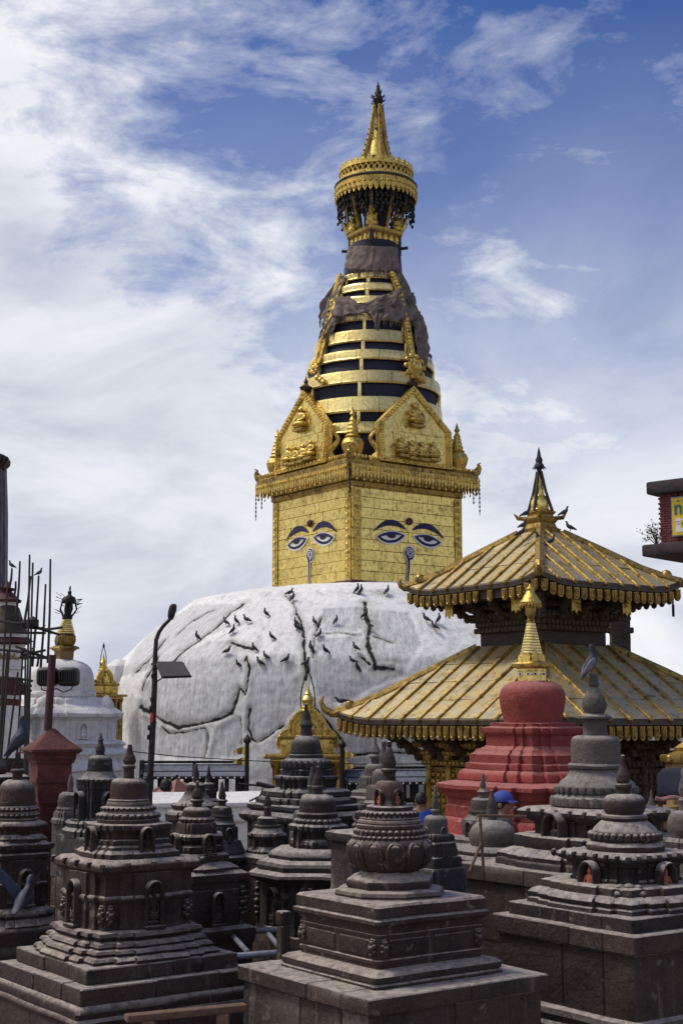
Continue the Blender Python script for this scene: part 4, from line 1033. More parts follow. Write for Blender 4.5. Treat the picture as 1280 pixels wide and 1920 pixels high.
def chaitya(key, label, px, Y, spec, mat=STONE, group='small stone chaityas in the courtyard', niches=(), knobs=(), rot=GRID, mats={}, foot=True, amp=.006, name='chaitya', cat='shrine', root=None, lean_px=0):
    phi = math.atan((px-640)/F); X = at(px, HOR, Y).x
    t = root or thing(name, label, cat, (X, Y, 0), rot, group); CH[key] = t
    zf = lambda py: at(px, py, Y).z
    lastw = None; sd = sum(map(ord, key))
    lo = 9
    for line in spec.strip().split('\n'):
        nm, pk, rest = line.split(None, 2)
        pts = [tuple(float(q) for q in s_.split(',')) for s_ in rest.split()]
        mt = mats.get(nm, mat)
        if pk == 'k':
            pl = [(-1,-1),(1,-1),(1,1),(-1,1)]; ex = extent(pl, rot, phi); hw = pts[0][0]; z1, z0 = zf(pts[0][1]), max(0, zf(pts[-1][1]))
            s = hw/ppm(Y, (z0+z1)/2)/ex; blocks_course(t, nm, s, z0, z1, mt if nm in mats else SLAB, seed=sd+int(hw)); lastw = (s, z0); continue
        pl = plan(pk, 36); ex = extent(pl, rot, phi)
        prof = [(h/ppm(Y, zf(y))/ex, zf(y)) for h, y in pts][::-1]
        prof = [(r, z) for r, z in prof if z > -.2]
        if not prof: continue
        prof = [(prof[0][0], prof[0][1]-.012)] + prof
        rings = []
        for r, z in prof: rings.append([jit(Vector((x*max(r,.002), y*max(r,.002), z)), amp, 5.0, sd) for x, y in pl])
        b = MB(); b.loft(rings); b.build(nm, mt, t, 38); lastw = (prof[0][0], prof[0][1])
    if foot and lastw and lastw[1] > .02:
        s, z = lastw; n = max(1, round(z/.33))
        for i in range(n): blocks_course(t, 'plinth', s*(.94 if i else .98), z*(n-1-i)/n, z*(n-i)/n+.004, SLAB, seed=sd+i)
    for (yb, yt, hwf, wpx, fm, sides) in niches:
        z0, z1 = zf(yb), zf(yt); s = hwf/ppm(Y, z0)/extent(plan('c'), rot, phi); wm = wpx/ppm(Y, z0); h = z1-z0
        me = niche_mesh(wm, h, wm*.42)
        for k in sides:
            e = obj('niche', me, mats.get('niche', mat), t); e.location = Matrix.Rotation(k*math.pi/2, 3, 'Z') @ Vector((0, -s*1.0+.01, z0)); e.rotation_euler = (0,0,k*math.pi/2)
            f = obj('statue', figure(fm or mat), None, e); f.location = (0, -wm*.16, h*.04); f.scale = (wm*.78, wm*.60, h*.78)
    for (y, hw, n) in knobs:
        z = zf(y); s = hw/ppm(Y, z)/extent(plan('s'), rot, phi); me = MB().ball((0,0,0), (.035,.05,.05), 8, 5).mesh('knob')
        r_ = s/9*.6
        for k in range(4):
            M = face_axes(k)
            for i in range(n):
                o = obj('knob', me, mat, t, M @ Vector((-s+2*s*i/n+ (s*.0), z+.01, s)), k*math.pi/2, max(.6, min(1.6, s*1.1)))
    return t

ALL = (0,1,2,3)
def petal_ring(key, px, Y, hw, ya, yb, n, mat, up=True):
    """a carved row of lotus petals round a drum"""
    t = CH[key]; z0, z1 = at(px, yb, Y).z, at(px, ya, Y).z; r = hw/ppm(Y, z0); b = MB(); w_ = math.pi*r/n*.92; h = z1-z0
    for k in range(n):
        a = 2*math.pi*k/n; e = Vector((-math.sin(a), math.cos(a), 0)); nn = Vector((math.cos(a), math.sin(a), 0)); M = Matrix((e, Vector((0,0,1)), nn)).transposed()
        arc = [(w_*math.cos(q), h*.35+h*.62*math.sin(q)) for q in [math.pi*i/8 for i in range(9)]]
        if not up: arc = [(x, h-y) for x, y in arc]
        base = [(-w_, 0), (w_, 0)] if up else [(-w_, h), (w_, h)]
        poly = base+arc; c = nn*(r-.012)+Vector((0,0,z0))
        b.loft([[c+M @ Vector((x, y, 0)) for x, y in poly], [c+M @ Vector((x*.97, y, .022)) for x, y in poly], [c+M @ Vector((x*.6, h*.3+(y-h*.3)*.65, .034)) for x, y in poly]])
    b.build('carved_petals', mat, t, 50)
chaitya('A', 'large dark chaitya with square pillared body and wide cornice, beside the steel frame', 245, 11.0, '''
pinnacle r 0.5,1394 4,1396 4.5,1402 5.5,1405 5,1408 9,1416 12,1425 12,1428 9.5,1433 12,1436 12,1440 9.5,1442 10,1459
dome r 22,1459 28,1461 32,1465 33.5,1472 34,1482 34,1496
bell r 35,1497 39,1499 39,1502 40,1503 42,1510 47,1513 47,1517 48,1518 50,1522 55,1524 56,1530 54,1532 58,1535 58,1542
tier c 76,1541 82,1543 84,1548 82,1553 74,1556 72,1560 72,1569 78,1571 80,1577 76,1579 84,1583 86,1588 90,1590 97,1594 97,1602 92,1604
cornice s 122,1603 134,1610 137,1614 136,1621 128,1626 122,1629
body c 118,1627 118,1666 122,1668 124,1672 122,1677 118,1679 118,1724 122,1729
base c 124,1728 138,1731 142,1737 138,1743 134,1745 146,1748 150,1753 146,1757 158,1759 162,1764 158,1769 168,1771 173,1776 172,1785
slab k 205,1781 205,1808
step k 238,1808 238,1838
foot s 238,1838 244,1842 248,1850 244,1860 250,1866
''', STONEB, niches=[(1603,1545,84,30,None,ALL),(1722,1640,118,38,None,ALL)], knobs=[(1614,136,4)])
chaitya('B', 'chaitya with round lotus-petal pot body on square pedestal and red-smeared dome', 729, 10.0, '''
pinnacle r 0.5,1389 4.5,1391 5,1397 4,1401 6,1405 9,1415 13.5,1428 14,1432 10,1440 15,1442 15,1446 11.5,1448 12.5,1463
dome r 15,1463 22,1465 25.5,1471 26,1478 24,1487 19,1493 17,1500 22,1506 26,1511
flange r 40,1510 43,1512 43.5,1517 42,1520
lotus_band r 44,1519 47,1522 53,1530 56,1533 54,1535 59,1537 61,1541 59,1543 62,1545 63,1550 61,1552 62,1554 64,1560 61,1562 66,1566 67,1571
pot r 66,1568 71,1573 75,1583 76.5,1593 75,1604 70,1616 62,1625 54,1631 50,1634
pot_foot o 50,1628 56,1634 66,1639 76,1643 80,1647 81,1655 78,1661 80,1664
octagon o 92,1662 100,1665 103,1671 101,1675 104,1679 103,1686 98,1688
cornice s 172,1676 177,1680 178,1697 172,1699 183,1703 184,1709 178,1713 172,1716
body s 168,1714 168,1728 170,1729 170,1733 168,1734 168,1772 171,1774 171,1780 168,1781 168,1790
base s 180,1788 196,1791 206,1797 206,1806 201,1809 207,1812 207,1818
slab k 292,1817 292,1846
wall k 281,1846 281,2075
''', STONEB, niches=[(1509,1478,27,21,PEACH,ALL)], mats={'dome': STONER, 'slab': SLAB, 'wall': SLAB}, amp=.004)
def pot_petals():
    t = CH['B']; Y = 10.0; zf = lambda y: at(729, y, Y).z
    pr = [(75/ppm(Y,2)*1.0, 0)]
    prof = sorted([(zf(y), h/ppm(Y, zf(y))) for h, y in ((66,1568),(71,1573),(75,1583),(76.5,1593),(75,1604),(70,1616),(62,1625),(54,1631))])
    rz = lambda z: float(np.interp(z, [p[0] for p in prof], [p[1] for p in prof]))
    zt, zb = zf(1570), zf(1629); n = 12
    for k in range(n):
        for lev, (sc_, h) in enumerate(((1.0, .012), (.66, .022))):
            m = MB(); g = []; nu, nv = 12, 14; da = math.pi/n*.93*sc_
            for j in range(nv+1):
                v = j/nv; z = zb + (zt-zb)*(.06+.90*v*(.72+.28*sc_)); wv = da*math.sqrt(max(0.0, 1-max(0,(v-.45)/.55)**2.2))
                for i in range(nu+1):
                    u = -1+2*i/nu; a = 2*math.pi*k/n + u*wv; ed = 1-max(abs(u)**4, v**7); r = rz(z)+h*min(1, ed*3)-.004*(1-abs(u))*0; 
                    if lev == 0 and .62 < max(abs(u), 0) < .92 : r += .008
                    g.append((r*math.cos(a), r*math.sin(a), z))
            n1 = nu+1; m.add(g, [(j*n1+i, j*n1+i+1, (j+1)*n1+i+1, (j+1)*n1+i) for j in range(nv) for i in range(nu)]); m.build('petal', STONEB, t, 50)
pot_petals()
chaitya('C', 'stone chaitya with orange-faced niche figures and squat dome on high block plinth', 1164, 11.0, '''
pinnacle r 0.5,1415 3.8,1417 4.2,1426 5.2,1430 4.6,1433 7,1440 11,1452 13,1460 13,1464 9.5,1468 15,1470 16,1474 14,1478 12,1480 12,1490
dome r 20,1488 31,1491 37,1497 40,1506 39.5,1514 37,1521 33,1527
flange r 36,1526 42,1528 44,1532 42,1537 38,1539
bell r 42,1538 48,1543 56,1550 60,1555 62,1557 64,1562 63,1567 65,1569 65,1574 62,1576 69,1578 73,1583 73,1590 70,1595 66,1598
roof s 118,1593 128,1597 131,1601 129,1606 120,1610 110,1613
body c 103,1611 103,1617 99,1620 99,1640 103,1644 103,1649
step c 150,1648 158,1651 160,1656 158,1664 150,1666
base c 164,1664 176,1668 184,1674 182,1680 178,1683 184,1686 186,1695
slab k 222,1693 222,1719
step k 253,1718 253,1752
wall k 241,1752 241,1868
foot s 244,1866 258,1870 264,1880 258,1893 266,1900 266,2030
''', STONE, niches=[(1668,1607,112,44,PEACH,ALL)], knobs=[(1602,130,7)], mats={'slab': STONE, 'step': SLAB, 'wall': SLAB})
chaitya('D', 'tall grey chaitya with smooth drum dome and pigeon standing on its pinnacle', 1114, 16.0, '''
pinnacle r 3,1262 7,1264 8,1276 9,1279 10.5,1283 8,1288 11,1292 18,1306 23,1320 22,1328 18,1338 24,1341 31,1343 32,1347 24,1350
neck r 22,1348 22.5,1380
dome r 33,1379 41,1382 45,1388 46,1396 45.5,1430
flange r 50,1431 53,1435 52,1440 47,1443
bell r 47,1441 50,1448 58,1458 67,1465 70,1470 74,1474 76,1482 73,1488 76,1491 84,1495 86,1503 82,1511 78,1515
roof s 130,1512 144,1516 151,1520 149,1527 138,1533 126,1538
body c 120,1536 116,1540 116,1584 122,1590
step c 150,1563 156,1566 157,1574 154,1586 150,1590
base c 160,1588 180,1594 190,1600 188,1608 192,1613 192,1623
slab k 266,1621 266,1650
wall k 255,1650 255,1760
''', STONEG, niches=[(1594,1517,128,50,STONE,ALL)], knobs=[(1521,150,6)], mats={'roof': STONE, 'body': STONE, 'step': STONE, 'base': STONE, 'niche': STONE})
chaitya('F', 'tall near-black chaitya with polished round dome in front of the gilded niche shrine', 574, 17.0, '''
pinnacle r 0.5,1319 3.2,1321 3.6,1329 5,1333 8,1345 10.5,1355 12.5,1358 12.5,1361 10.5,1363 11,1379
dome r 12,1379 20,1382 25,1389 28,1398 29,1408
flange r 31,1408 31,1412 29,1413 32,1415 32,1420 30,1421
lotus_band r 36,1421 41,1425 45,1431 45,1438 43,1442
tier c 48,1442 50,1443 50,1452 47,1453 60,1455 62,1459 58,1463 56,1476 62,1480
terrace c 78,1479 83,1483 83,1491 80,1493 92,1494 95,1498 94,1504 90,1506
ledge s 104,1505 111,1508 111,1514 104,1518
cornice s 118,1519 126,1526 126,1531 120,1537 112,1540
body c 110,1538 110,1640
''', STONEK, niches=[(1478,1453,58,16,None,ALL)])
chaitya('G', 'dark chaitya with plain domed drum on stepped octagonal terraces, beside the lotus-pot one', 596, 13.0, '''
pinnacle r 0.5,1436 2.6,1438 3.2,1443 4,1447 8,1458 10.5,1468 10,1473 11.5,1475 11.5,1479 9.5,1481 10,1490
dome r 18,1489 27,1492 32,1498 34.5,1506 35,1522
flange r 36,1522 38,1525 37,1531 35,1533
bell r 35,1532 38,1538 41,1543
tier c 50,1543 56,1547 55,1555 46,1559 43,1562 43,1571 52,1575 55,1581 52,1588
octagon o 78,1588 89,1594 92,1600 90,1606 84,1608
terrace o 100,1606 111,1611 114,1617 112,1624 106,1627
cornice o 118,1626 128,1631 130,1636 124,1641 116,1644
body c 116,1642 116,1740
''', STONE, niches=[(1590,1546,52,20,None,ALL),(1728,1656,116,30,None,ALL)], rot=GRID)
chaitya('I', 'dark chaitya with low dome and arched side niche, behind the steel frame', 372, 12.5, '''
pinnacle r 0.5,1463 3,1466 3,1472 6,1480 10.5,1490 11,1494 8,1498 12.5,1500 12.5,1504 8.5,1506 8.5,1514
dome r 15,1513 22,1515 26,1520 27,1529 26,1532
flange r 28,1531 31,1535 29,1540
bell c 34,1541 37,1544 38,1561 36,1563
tier c 44,1562 50,1566 48,1573 39,1576 38,1582 48,1585 50,1591 47,1596
base c 56,1597 61,1601 61,1611 58,1613 70,1618 80,1623 80,1627
cornice s 84,1628 98,1634 100,1641 96,1648 88,1651
body s 90,1649 90,1732
foot s 100,1731 112,1736 114,1746 110,1760
''', STONEB, niches=[(1597,1560,50,26,None,ALL),(1722,1664,96,24,None,ALL)])
chaitya('J', 'narrow dark chaitya with ringed dome tucked behind the steel frame row', 418, 14.0, '''
pinnacle r 0.5,1465 2.5,1468 3,1474 5,1482 7.5,1492 6,1498 10.5,1500 10,1503 7,1505 7,1512
dome r 12,1511 17,1514 19.5,1521 19,1527
flange r 21,1527 22,1530 20,1534
tier r 22,1534 23,1540 27,1544 25,1550
statue_block c 30,1549 31,1552 29,1572 33,1576
base c 36,1575 46,1596 48,1600
cornice s 54,1600 60,1605 60,1612 54,1616
body s 56,1614 56,1700
''', STONEK, niches=[(1576,1550,32,16,None,ALL)])
chaitya('K1', 'small weathered chaitya with conical stepped drum before the white wall', 369, 17.0, '''
pinnacle r 0.5,1431 2.5,1434 3,1442 6,1452 5,1459 6,1462 5,1468
dome r 12,1467 17,1471 18,1484
bell r 20,1484 22,1490 28,1498 34,1505 37,1506
tier c 42,1505 46,1509 44,1515 40,1518 54,1521 58,1526 56,1534
body s 56,1532 56,1620
''', STONE)
chaitya('K2', 'small slim chaitya with two-tiered knob beside the conical drum one', 393, 18.0, '''
pinnacle r 0.5,1436 2,1439 2.5,1446 5,1455 4,1461 5,1463 4,1468
dome r 8,1467 11,1470 11,1480
tier c 14,1480 16,1484 15,1496 22,1500 24,1510
body s 26,1508 28,1560
''', STONE)
chaitya('H', 'miniature chaitya with tall pinnacle and beaded tier before the near-black chaitya', 503, 14.0, '''
pinnacle r 0.5,1486 3,1489 3.5,1494 6,1500 8,1508 6.5,1512 8,1515 7,1517 7,1532
dome r 14,1531 19,1534 20,1542 18,1546
flange r 24,1546 25,1549 23,1553
bell r 23,1552 28,1558 32,1562
tier c 34,1561 38,1566 36,1572 28,1577 29,1586 36,1590 41,1594 40,1599
base s 54,1598 62,1604 60,1612
body s 58,1611 58,1660
''', STONE, niches=[(1586,1560,36,13,None,ALL)])
chaitya('L', 'dark chaitya with bell-shaped drum and carved figures, beside the red pillar', 190, 15.0, '''
pinnacle r 0.5,1374 2.2,1376 3.4,1383 5.5,1387 4,1390 6,1397 9,1405 9.5,1408 8,1410 9.5,1417
dome r 13,1416 19,1419 22,1424 23,1432 23,1441
flange r 24.5,1441 24.5,1445
bell r 24,1445 28,1452 33,1458 36,1460 40,1464
lotus_band c 40,1463 43,1467 42,1478 38,1481
body c 40,1480 40,1532 46,1538
tier c 56,1537 62,1542 60,1550 68,1556 68,1566
plinth_course s 74,1565 78,1572 76,1640
''', STONEK, niches=[(1534,1482,43,28,None,ALL)])
chaitya('L2', 'little pale-domed chaitya half hidden between red pillar and dark chaitya', 136, 17.5, '''
pinnacle r 0.5,1450 3,1456 6,1470 5,1478 6,1486
dome r 14,1485 20,1490 22,1500 22,1512
flange r 23,1512 25,1516 23,1519
tier c 26,1519 30,1524 30,1532 34,1536 34,1541
body s 32,1540 32,1640
''', STONEG)
chaitya('M', 'dark chaitya with banded dome and round niche, a pigeon perched on its pinnacle', 37, 12.5, '''
pinnacle r 3,1410 5,1413 5,1420 8,1428 10.5,1436 10,1441 13,1444 13,1448 9,1451 9,1463
dome r 17,1462 25,1466 30,1472 33,1482 35,1503
bell r 37,1503 37,1508 35,1510 38,1513 38,1519 35,1521 39,1524 39,1530 36,1532 40,1535 40,1540
roof c 50,1538 58,1542 60,1546 56,1551 48,1554
tier c 47,1553 47,1562 54,1565 58,1570 56,1575
cornice s 56,1574 66,1581 67,1589 62,1594 58,1596 64,1599 64,1606 58,1611
body c 59,1609 59,1650 62,1652 62,1657 59,1659 59,1698
base c 62,1697 72,1703 75,1710 72,1716 76,1722 82,1728
step s 84,1727 92,1733 96,1740 96,1760
''', STONEB, niches=[(1572,1541,50,14,None,ALL),(1690,1624,60,30,None,ALL)], knobs=[(1586,66,4)])
chaitya('N', 'conical-topped dark chaitya beyond the pigeon-topped one', -6, 16.0, '''
pinnacle r 0.5,1385 4,1392 8,1405 7,1409
dome r 8,1408 14,1420 20,1434 24,1442 24,1448 20,1450
roof s 56,1451 64,1455 64,1461 56,1465
tier c 46,1464 46,1500 54,1505
body s 62,1504 64,1640
''', STONE)
chaitya('O', 'grey urn-topped chaitya in front of the pagoda-side prayer wheel gallery', 703, 18.0, '''
pinnacle r 0.5,1382 2.5,1385 3,1394 6,1401 9.5,1409 8,1414 11,1417 11,1421 8,1423 8,1433
dome r 14,1432 19,1436 21,1443 21,1454
body c 28,1454 32,1459 32,1478 36,1482
slab s 42,1481 46,1485 45,1492 52,1496 52,1520
''', STONEG)
chaitya('O2', 'round-domed grey chaitya beside the urn-topped one', 719, 17.0, '''
pinnacle r 0.5,1388 4,1390 5,1398 4,1403 7,1412 9,1424 7,1432 9,1436 7,1444
dome r 14,1442 20,1447 22,1455 22,1466 20,1473
base c 30,1472 34,1478 34,1500 42,1505 42,1530
''', STONEG)
chaitya('P', 'pale smooth-domed chaitya with small side niche, next to the child in blue', 814, 13.0, '''
pinnacle r 0.5,1472 3,1476 3.5,1488 6,1500 8.5,1510 6,1516 9.5,1518 9,1522 6,1524 6,1530
dome r 13,1528 19,1531 22,1537 23,1548 22,1564
tier c 32,1563 36,1568 36,1574 33,1577 38,1580 38,1588 41,1592 41,1604
base s 40,1603 47,1606 49,1612 48,1626
step s 54,1625 58,1630 57,1700
''', STONEG, niches=[(1576,1549,26,15,STONE,ALL)], mats={'tier': STONE, 'base': STONEK, 'step': STONEK})
chaitya('Q', 'grey chaitya with flat-topped dome and arched niches before the red stupa', 903, 18.4, '''
pinnacle r 0.5,1449 2.6,1452 3.2,1462 6,1472 5,1478 7,1481 11,1484 10,1487 8,1489 9,1497
dome r 17,1496 22,1499 23.5,1506 23.5,1518
flange r 27,1518 28,1522 25,1526
bell c 28,1525 34,1534 40,1537
tier c 40,1536 42,1540 40,1566 46,1570
slab s 58,1568 64,1573 62,1580
base s 66,1579 74,1585 74,1640
''', STONEG, niches=[(1568,1538,41,18,STONE,ALL)])
chaitya('R', 'smooth spherical-domed grey chaitya next to the leaning stick', 919, 17.2, '''
pinnacle r 0.5,1480 3.5,1483 4,1490 7,1500 10,1511 9,1517 11,1521 11,1526 8,1528 10,1539
dome r 16,1537 28,1541 38,1550 43,1561 44.5,1570 43,1580 39,1587
slab o 58,1585 66,1589 70,1593 68,1598 60,1602
base o 72,1600 80,1606 80,1625
body s 74,1624 74,1700
''', STONEG)
chaitya('S1', 'little cone-topped stone chaitya under the blue tarpaulin stall', 1215, 17.5, '''
pinnacle r 0.5,1481 2,1484 2.5,1492 4.5,1500 7,1507 8,1511
dome r 9,1510 11,1514
slab s 18,1513 21,1516 20,1521
body s 17,1520 18,1600
''', STONEG)
chaitya('S2', 'rounded grey dome chaitya at the foot of the tarpaulin stall', 1276, 13.0, '''
pinnacle r 0.5,1440 4,1445 4,1458 8,1470 10,1484 7,1494 11,1500 8,1506 9,1520
dome r 12,1519 24,1523 30,1532 33,1545 32,1560 27,1572
base c 36,1571 44,1578 44,1600
body s 48,1599 50,1700
''', STONEG)
chaitya('U', 'flat-capped square shrine with a small crouching statue behind the lotus-pot chaitya', 668, 11.8, '''
cap s 46,1556 58,1560 61,1566 58,1574 50,1577
body s 48,1575 48,1664 54,1670
base s 62,1669 64,1690
''', STONE)
def small_statue():
    q = at(676, 1345, 11.7); z0 = zof(1557, 11.7); s = thing('guardian_statue', 'small crouching stone statue on the flat-capped shrine', 'statue', (q.x, q.y, z0), .4)
    h = zof(1502, 11.7)-z0; o = obj('body', figure(STONEG), None, s); o.scale = (h*.8, h*.9, h)
small_statue()
chaitya('G2', 'slender pinnacled chaitya directly behind the octagonal-terraced one', 585, 15.0, '''
pinnacle r 0.5,1437 2.6,1440 3,1445 5,1455 7.5,1466 7,1472 8.5,1474 8.5,1478 7,1480 7,1490
dome r 13,1489 20,1493 22,1502 22,1520
base c 30,1519 36,1526 36,1560
body s 42,1559 44,1620
''', STONEG)

# ============================================================ RED STUPA WITH GILDED SPIRE
E = chaitya('E', 'red painted stepped stupa with round red dome and small gilded spire', 998, 22.0, '''
dome r 28,1277 40,1279 50,1284 57,1291 61,1301 61.5,1310 60,1324 57,1338 54,1350 53,1357
terrace c 76,1355 80,1356 80,1362 86,1362 94,1365 95,1372 92,1377 88,1379 88,1398 96,1402 102,1405
tier c 106,1404 112,1411 119,1414 120,1429 126,1430 128,1432 128,1441 124,1443
band c 130,1442 138,1446 142,1452 142,1461 138,1464
cornice c 150,1463 176,1467 184,1470 185,1477 178,1482 170,1492
drum c 162,1491 162,1508 168,1510 168,1530 164,1532
base c 172,1531 180,1538 182,1560 190,1564 190,1600
''', REDP, name='red_stupa', group=None, amp=.010, cat='stupa')
def red_spire():
    Y = 22.0; g = lambda hw, py: (hw/ppm(Y, zof(py, Y)), zof(py, Y)); ex = extent(plan('s'), GRID, .137)
    def sq(name, pts, mat):
        b = MB(); b.loft([[(x*r/ex, y*r/ex, z) for x, y in plan('s')] for r, z in [g(*p) for p in pts][::-1]]); return b.build(name, mat, E)
    sq('spire_box', [(26,1253),(26,1279)], GOLD); sq('spire_cornice', [(26,1240),(33,1242),(38,1245),(36,1250),(27,1254)], GOLDE)
    S = g(26,1265)[0]/ex; zc = zof(1264, Y)
    for k in (0, 1, 2, 3):
        M = face_axes(k)
        for sx in (-1, 1):
            MB().prism([(sx*.09+.055*math.cos(a), .022*math.sin(a)) for a in [2*math.pi*i/12 for i in range(12)]], M, .006, M @ Vector((0, zc, S+.003))).build('painted_eye', WHITE, E)
            MB().prism([(sx*.09+.02*math.cos(a), .016*math.sin(a)) for a in [2*math.pi*i/10 for i in range(10)]], M, .006, M @ Vector((0, zc, S+.011))).build('pupil', EYEB, E)
            MB().prism([(sx*.09-.06,.035),(sx*.09,.055),(sx*.09+.06,.035),(sx*.09,.045)], M, .006, M @ Vector((0, zc, S+.003))).build('eyebrow', EYEB, E)
        z0 = zof(1241, Y); MB().prism([(-.13,0),(.13,0),(.13,.09),(0,.20),(-.13,.09)], M @ Matrix.Rotation(R(-8), 3, 'X'), .03, M @ Vector((0, z0, S*.92))).build('torana', GOLDE, E)
    for i in range(11):
        hw = 20-1.15*i; y = 1224-5.3*i
        b = MB(); b.lathe([g(hw-1.6, y+2.6), g(hw, y+2), g(hw+.4, y), g(hw-.4, y-2.2), g(hw-1.8, y-2.8)], 20); b.build('spire_ring', GOLDR, E)
    b = MB(); b.lathe([g(18,1228), g(7,1166), g(8,1163), g(5,1160), g(9,1152), g(10,1140), g(9,1132)], 18); b.build('spire_core', GOLDD, E)
    b = MB(); b.lathe([g(12,1136), g(19,1133), g(20,1129), g(16,1123), g(12,1116), g(9,1113), g(7,1108), g(8,1104), g(4,1100), g(.4,1094)], 20); b.build('parasol', GOLDE, E)
    b = MB()
    for k in range(20): a = 2*math.pi*k/20; r, z = g(19.5,1133); b.ball((r*math.cos(a), r*math.sin(a), z-.03), (.018,.018,.035), 6, 4)
    b.build('parasol_fringe', GOLDD, E)
red_spire()

for a in (('A',245,11.0,55,1523,1533,26,STONEB), ('A',245,11.0,47,1512,1519,30,STONEB,False), ('B',729,10.0,62,1552,1563,34,STONEB), ('B',729,10.0,50,1520,1532,32,STONEB,False), ('B',729,10.0,66,1563,1571,40,STONEB),
          ('C',1164,11.0,64,1558,1572,30,STONE), ('D',1114,16.0,84,1492,1510,26,STONEG), ('D',1114,16.0,75,1474,1488,30,STONEG,False), ('F',574,17.0,44,1424,1440,24,STONEK), ('M',37,12.5,38,1513,1520,26,STONEB), ('M',37,12.5,39,1524,1531,26,STONEB),
          ('G',596,13.0,40,1534,1543,24,STONE), ('I',372,12.5,29,1532,1540,20,STONEB), ('L',190,15.0,39,1458,1465,24,STONEK)):
    petal_ring(*a)
def carved_frames():
    # raised borders, corner reliefs and panels on the pedestal of the lotus-pot chaitya and the pillared body
    for key, px, Y, hw, ya, yb, mat in (('B',729,10.0,168,1735,1772,STONEB), ('A',245,11.0,118,1682,1722,STONEB), ('I',372,12.5,90,1656,1726,STONEB), ('G',596,13.0,116,1650,1732,STONE)):
        t = CH[key]; z0, z1 = at(px, yb, Y).z, at(px, ya, Y).z; kind = 's' if key in 'BI' else 'c'; s_ = hw/ppm(Y, z0)/extent(plan(kind), GRID, math.atan((px-640)/F)); f = 1.0 if kind == 's' else .86
        for k in range(4):
            M = face_axes(k); Rz = Matrix.Rotation(k*math.pi/2, 3, 'Z')
            for sx in (-1, 1):
                b = MB(); u = sx*s_*f*.90; h = z1-z0
                b.box(M @ Vector((u, (z0+z1)/2, s_*f)), (s_*.10, .03, h*.96), Rz, .006)
                for q, (dx, dz_, rr) in enumerate(((0,.5,.036),(0,.78,.026),(0,.22,.026),(-.02,.64,.018),(.02,.64,.018),(-.02,.36,.018),(.02,.36,.018),(0,.92,.016))):
                    b.ball(M @ Vector((u+dx, z0+h*dz_, s_*f+.016)), (rr*.9, rr*.9, rr*.9), 8, 5)
                b.build('carved_relief', mat, t, 50)
            if kind == 's':
                for uu_ in (-.42, .42):
                    b = MB(); b.box(M @ Vector((uu_*s_, (z0+z1)/2, s_)), (s_*.74, .022, (z1-z0)*.82), Rz, .008); b.build('carved_panel', mat, t)
carved_frames()

def corner_mask():
    # carved beast mask on the front corner of the chaitya with orange-faced figures
    t = CH['C']; Y = 11.0; z0 = at(1164, 1672, Y).z; s_ = 150/ppm(Y, z0)/extent(plan('c'), GRID, .2)*.86; h = at(1164, 1640, Y).z-z0
    for sx, sy in ((-1,-1),):
        d = Vector((sx, sy, 0)).normalized(); e = Vector((-d.y, d.x, 0)); c = Vector((sx*s_*.86, sy*s_*.86, z0)); b = MB()
        for u, v, o, r in ((0,.35,.06,.11),(-.13,.30,.02,.09),(.13,.30,.02,.09),(-.07,.62,.08,.045),(.07,.62,.08,.045),(0,.42,.15,.05),(-.2,.2,-.03,.07),(.2,.2,-.03,.07),(0,.8,.02,.08),(-.1,.82,-.01,.06),(.1,.82,-.01,.06),(-.06,.12,.12,.035),(.06,.12,.12,.035)):
            b.ball(c+e*u*.62+d*o*.6+Vector((0,0,h*v*.8)), (r*.62, r*.62, r*.5), 10, 6)
        b.v = [jit(v, .01, 12) for v in b.v]; b.build('corner_mask', STONE, t, 60)
corner_mask()

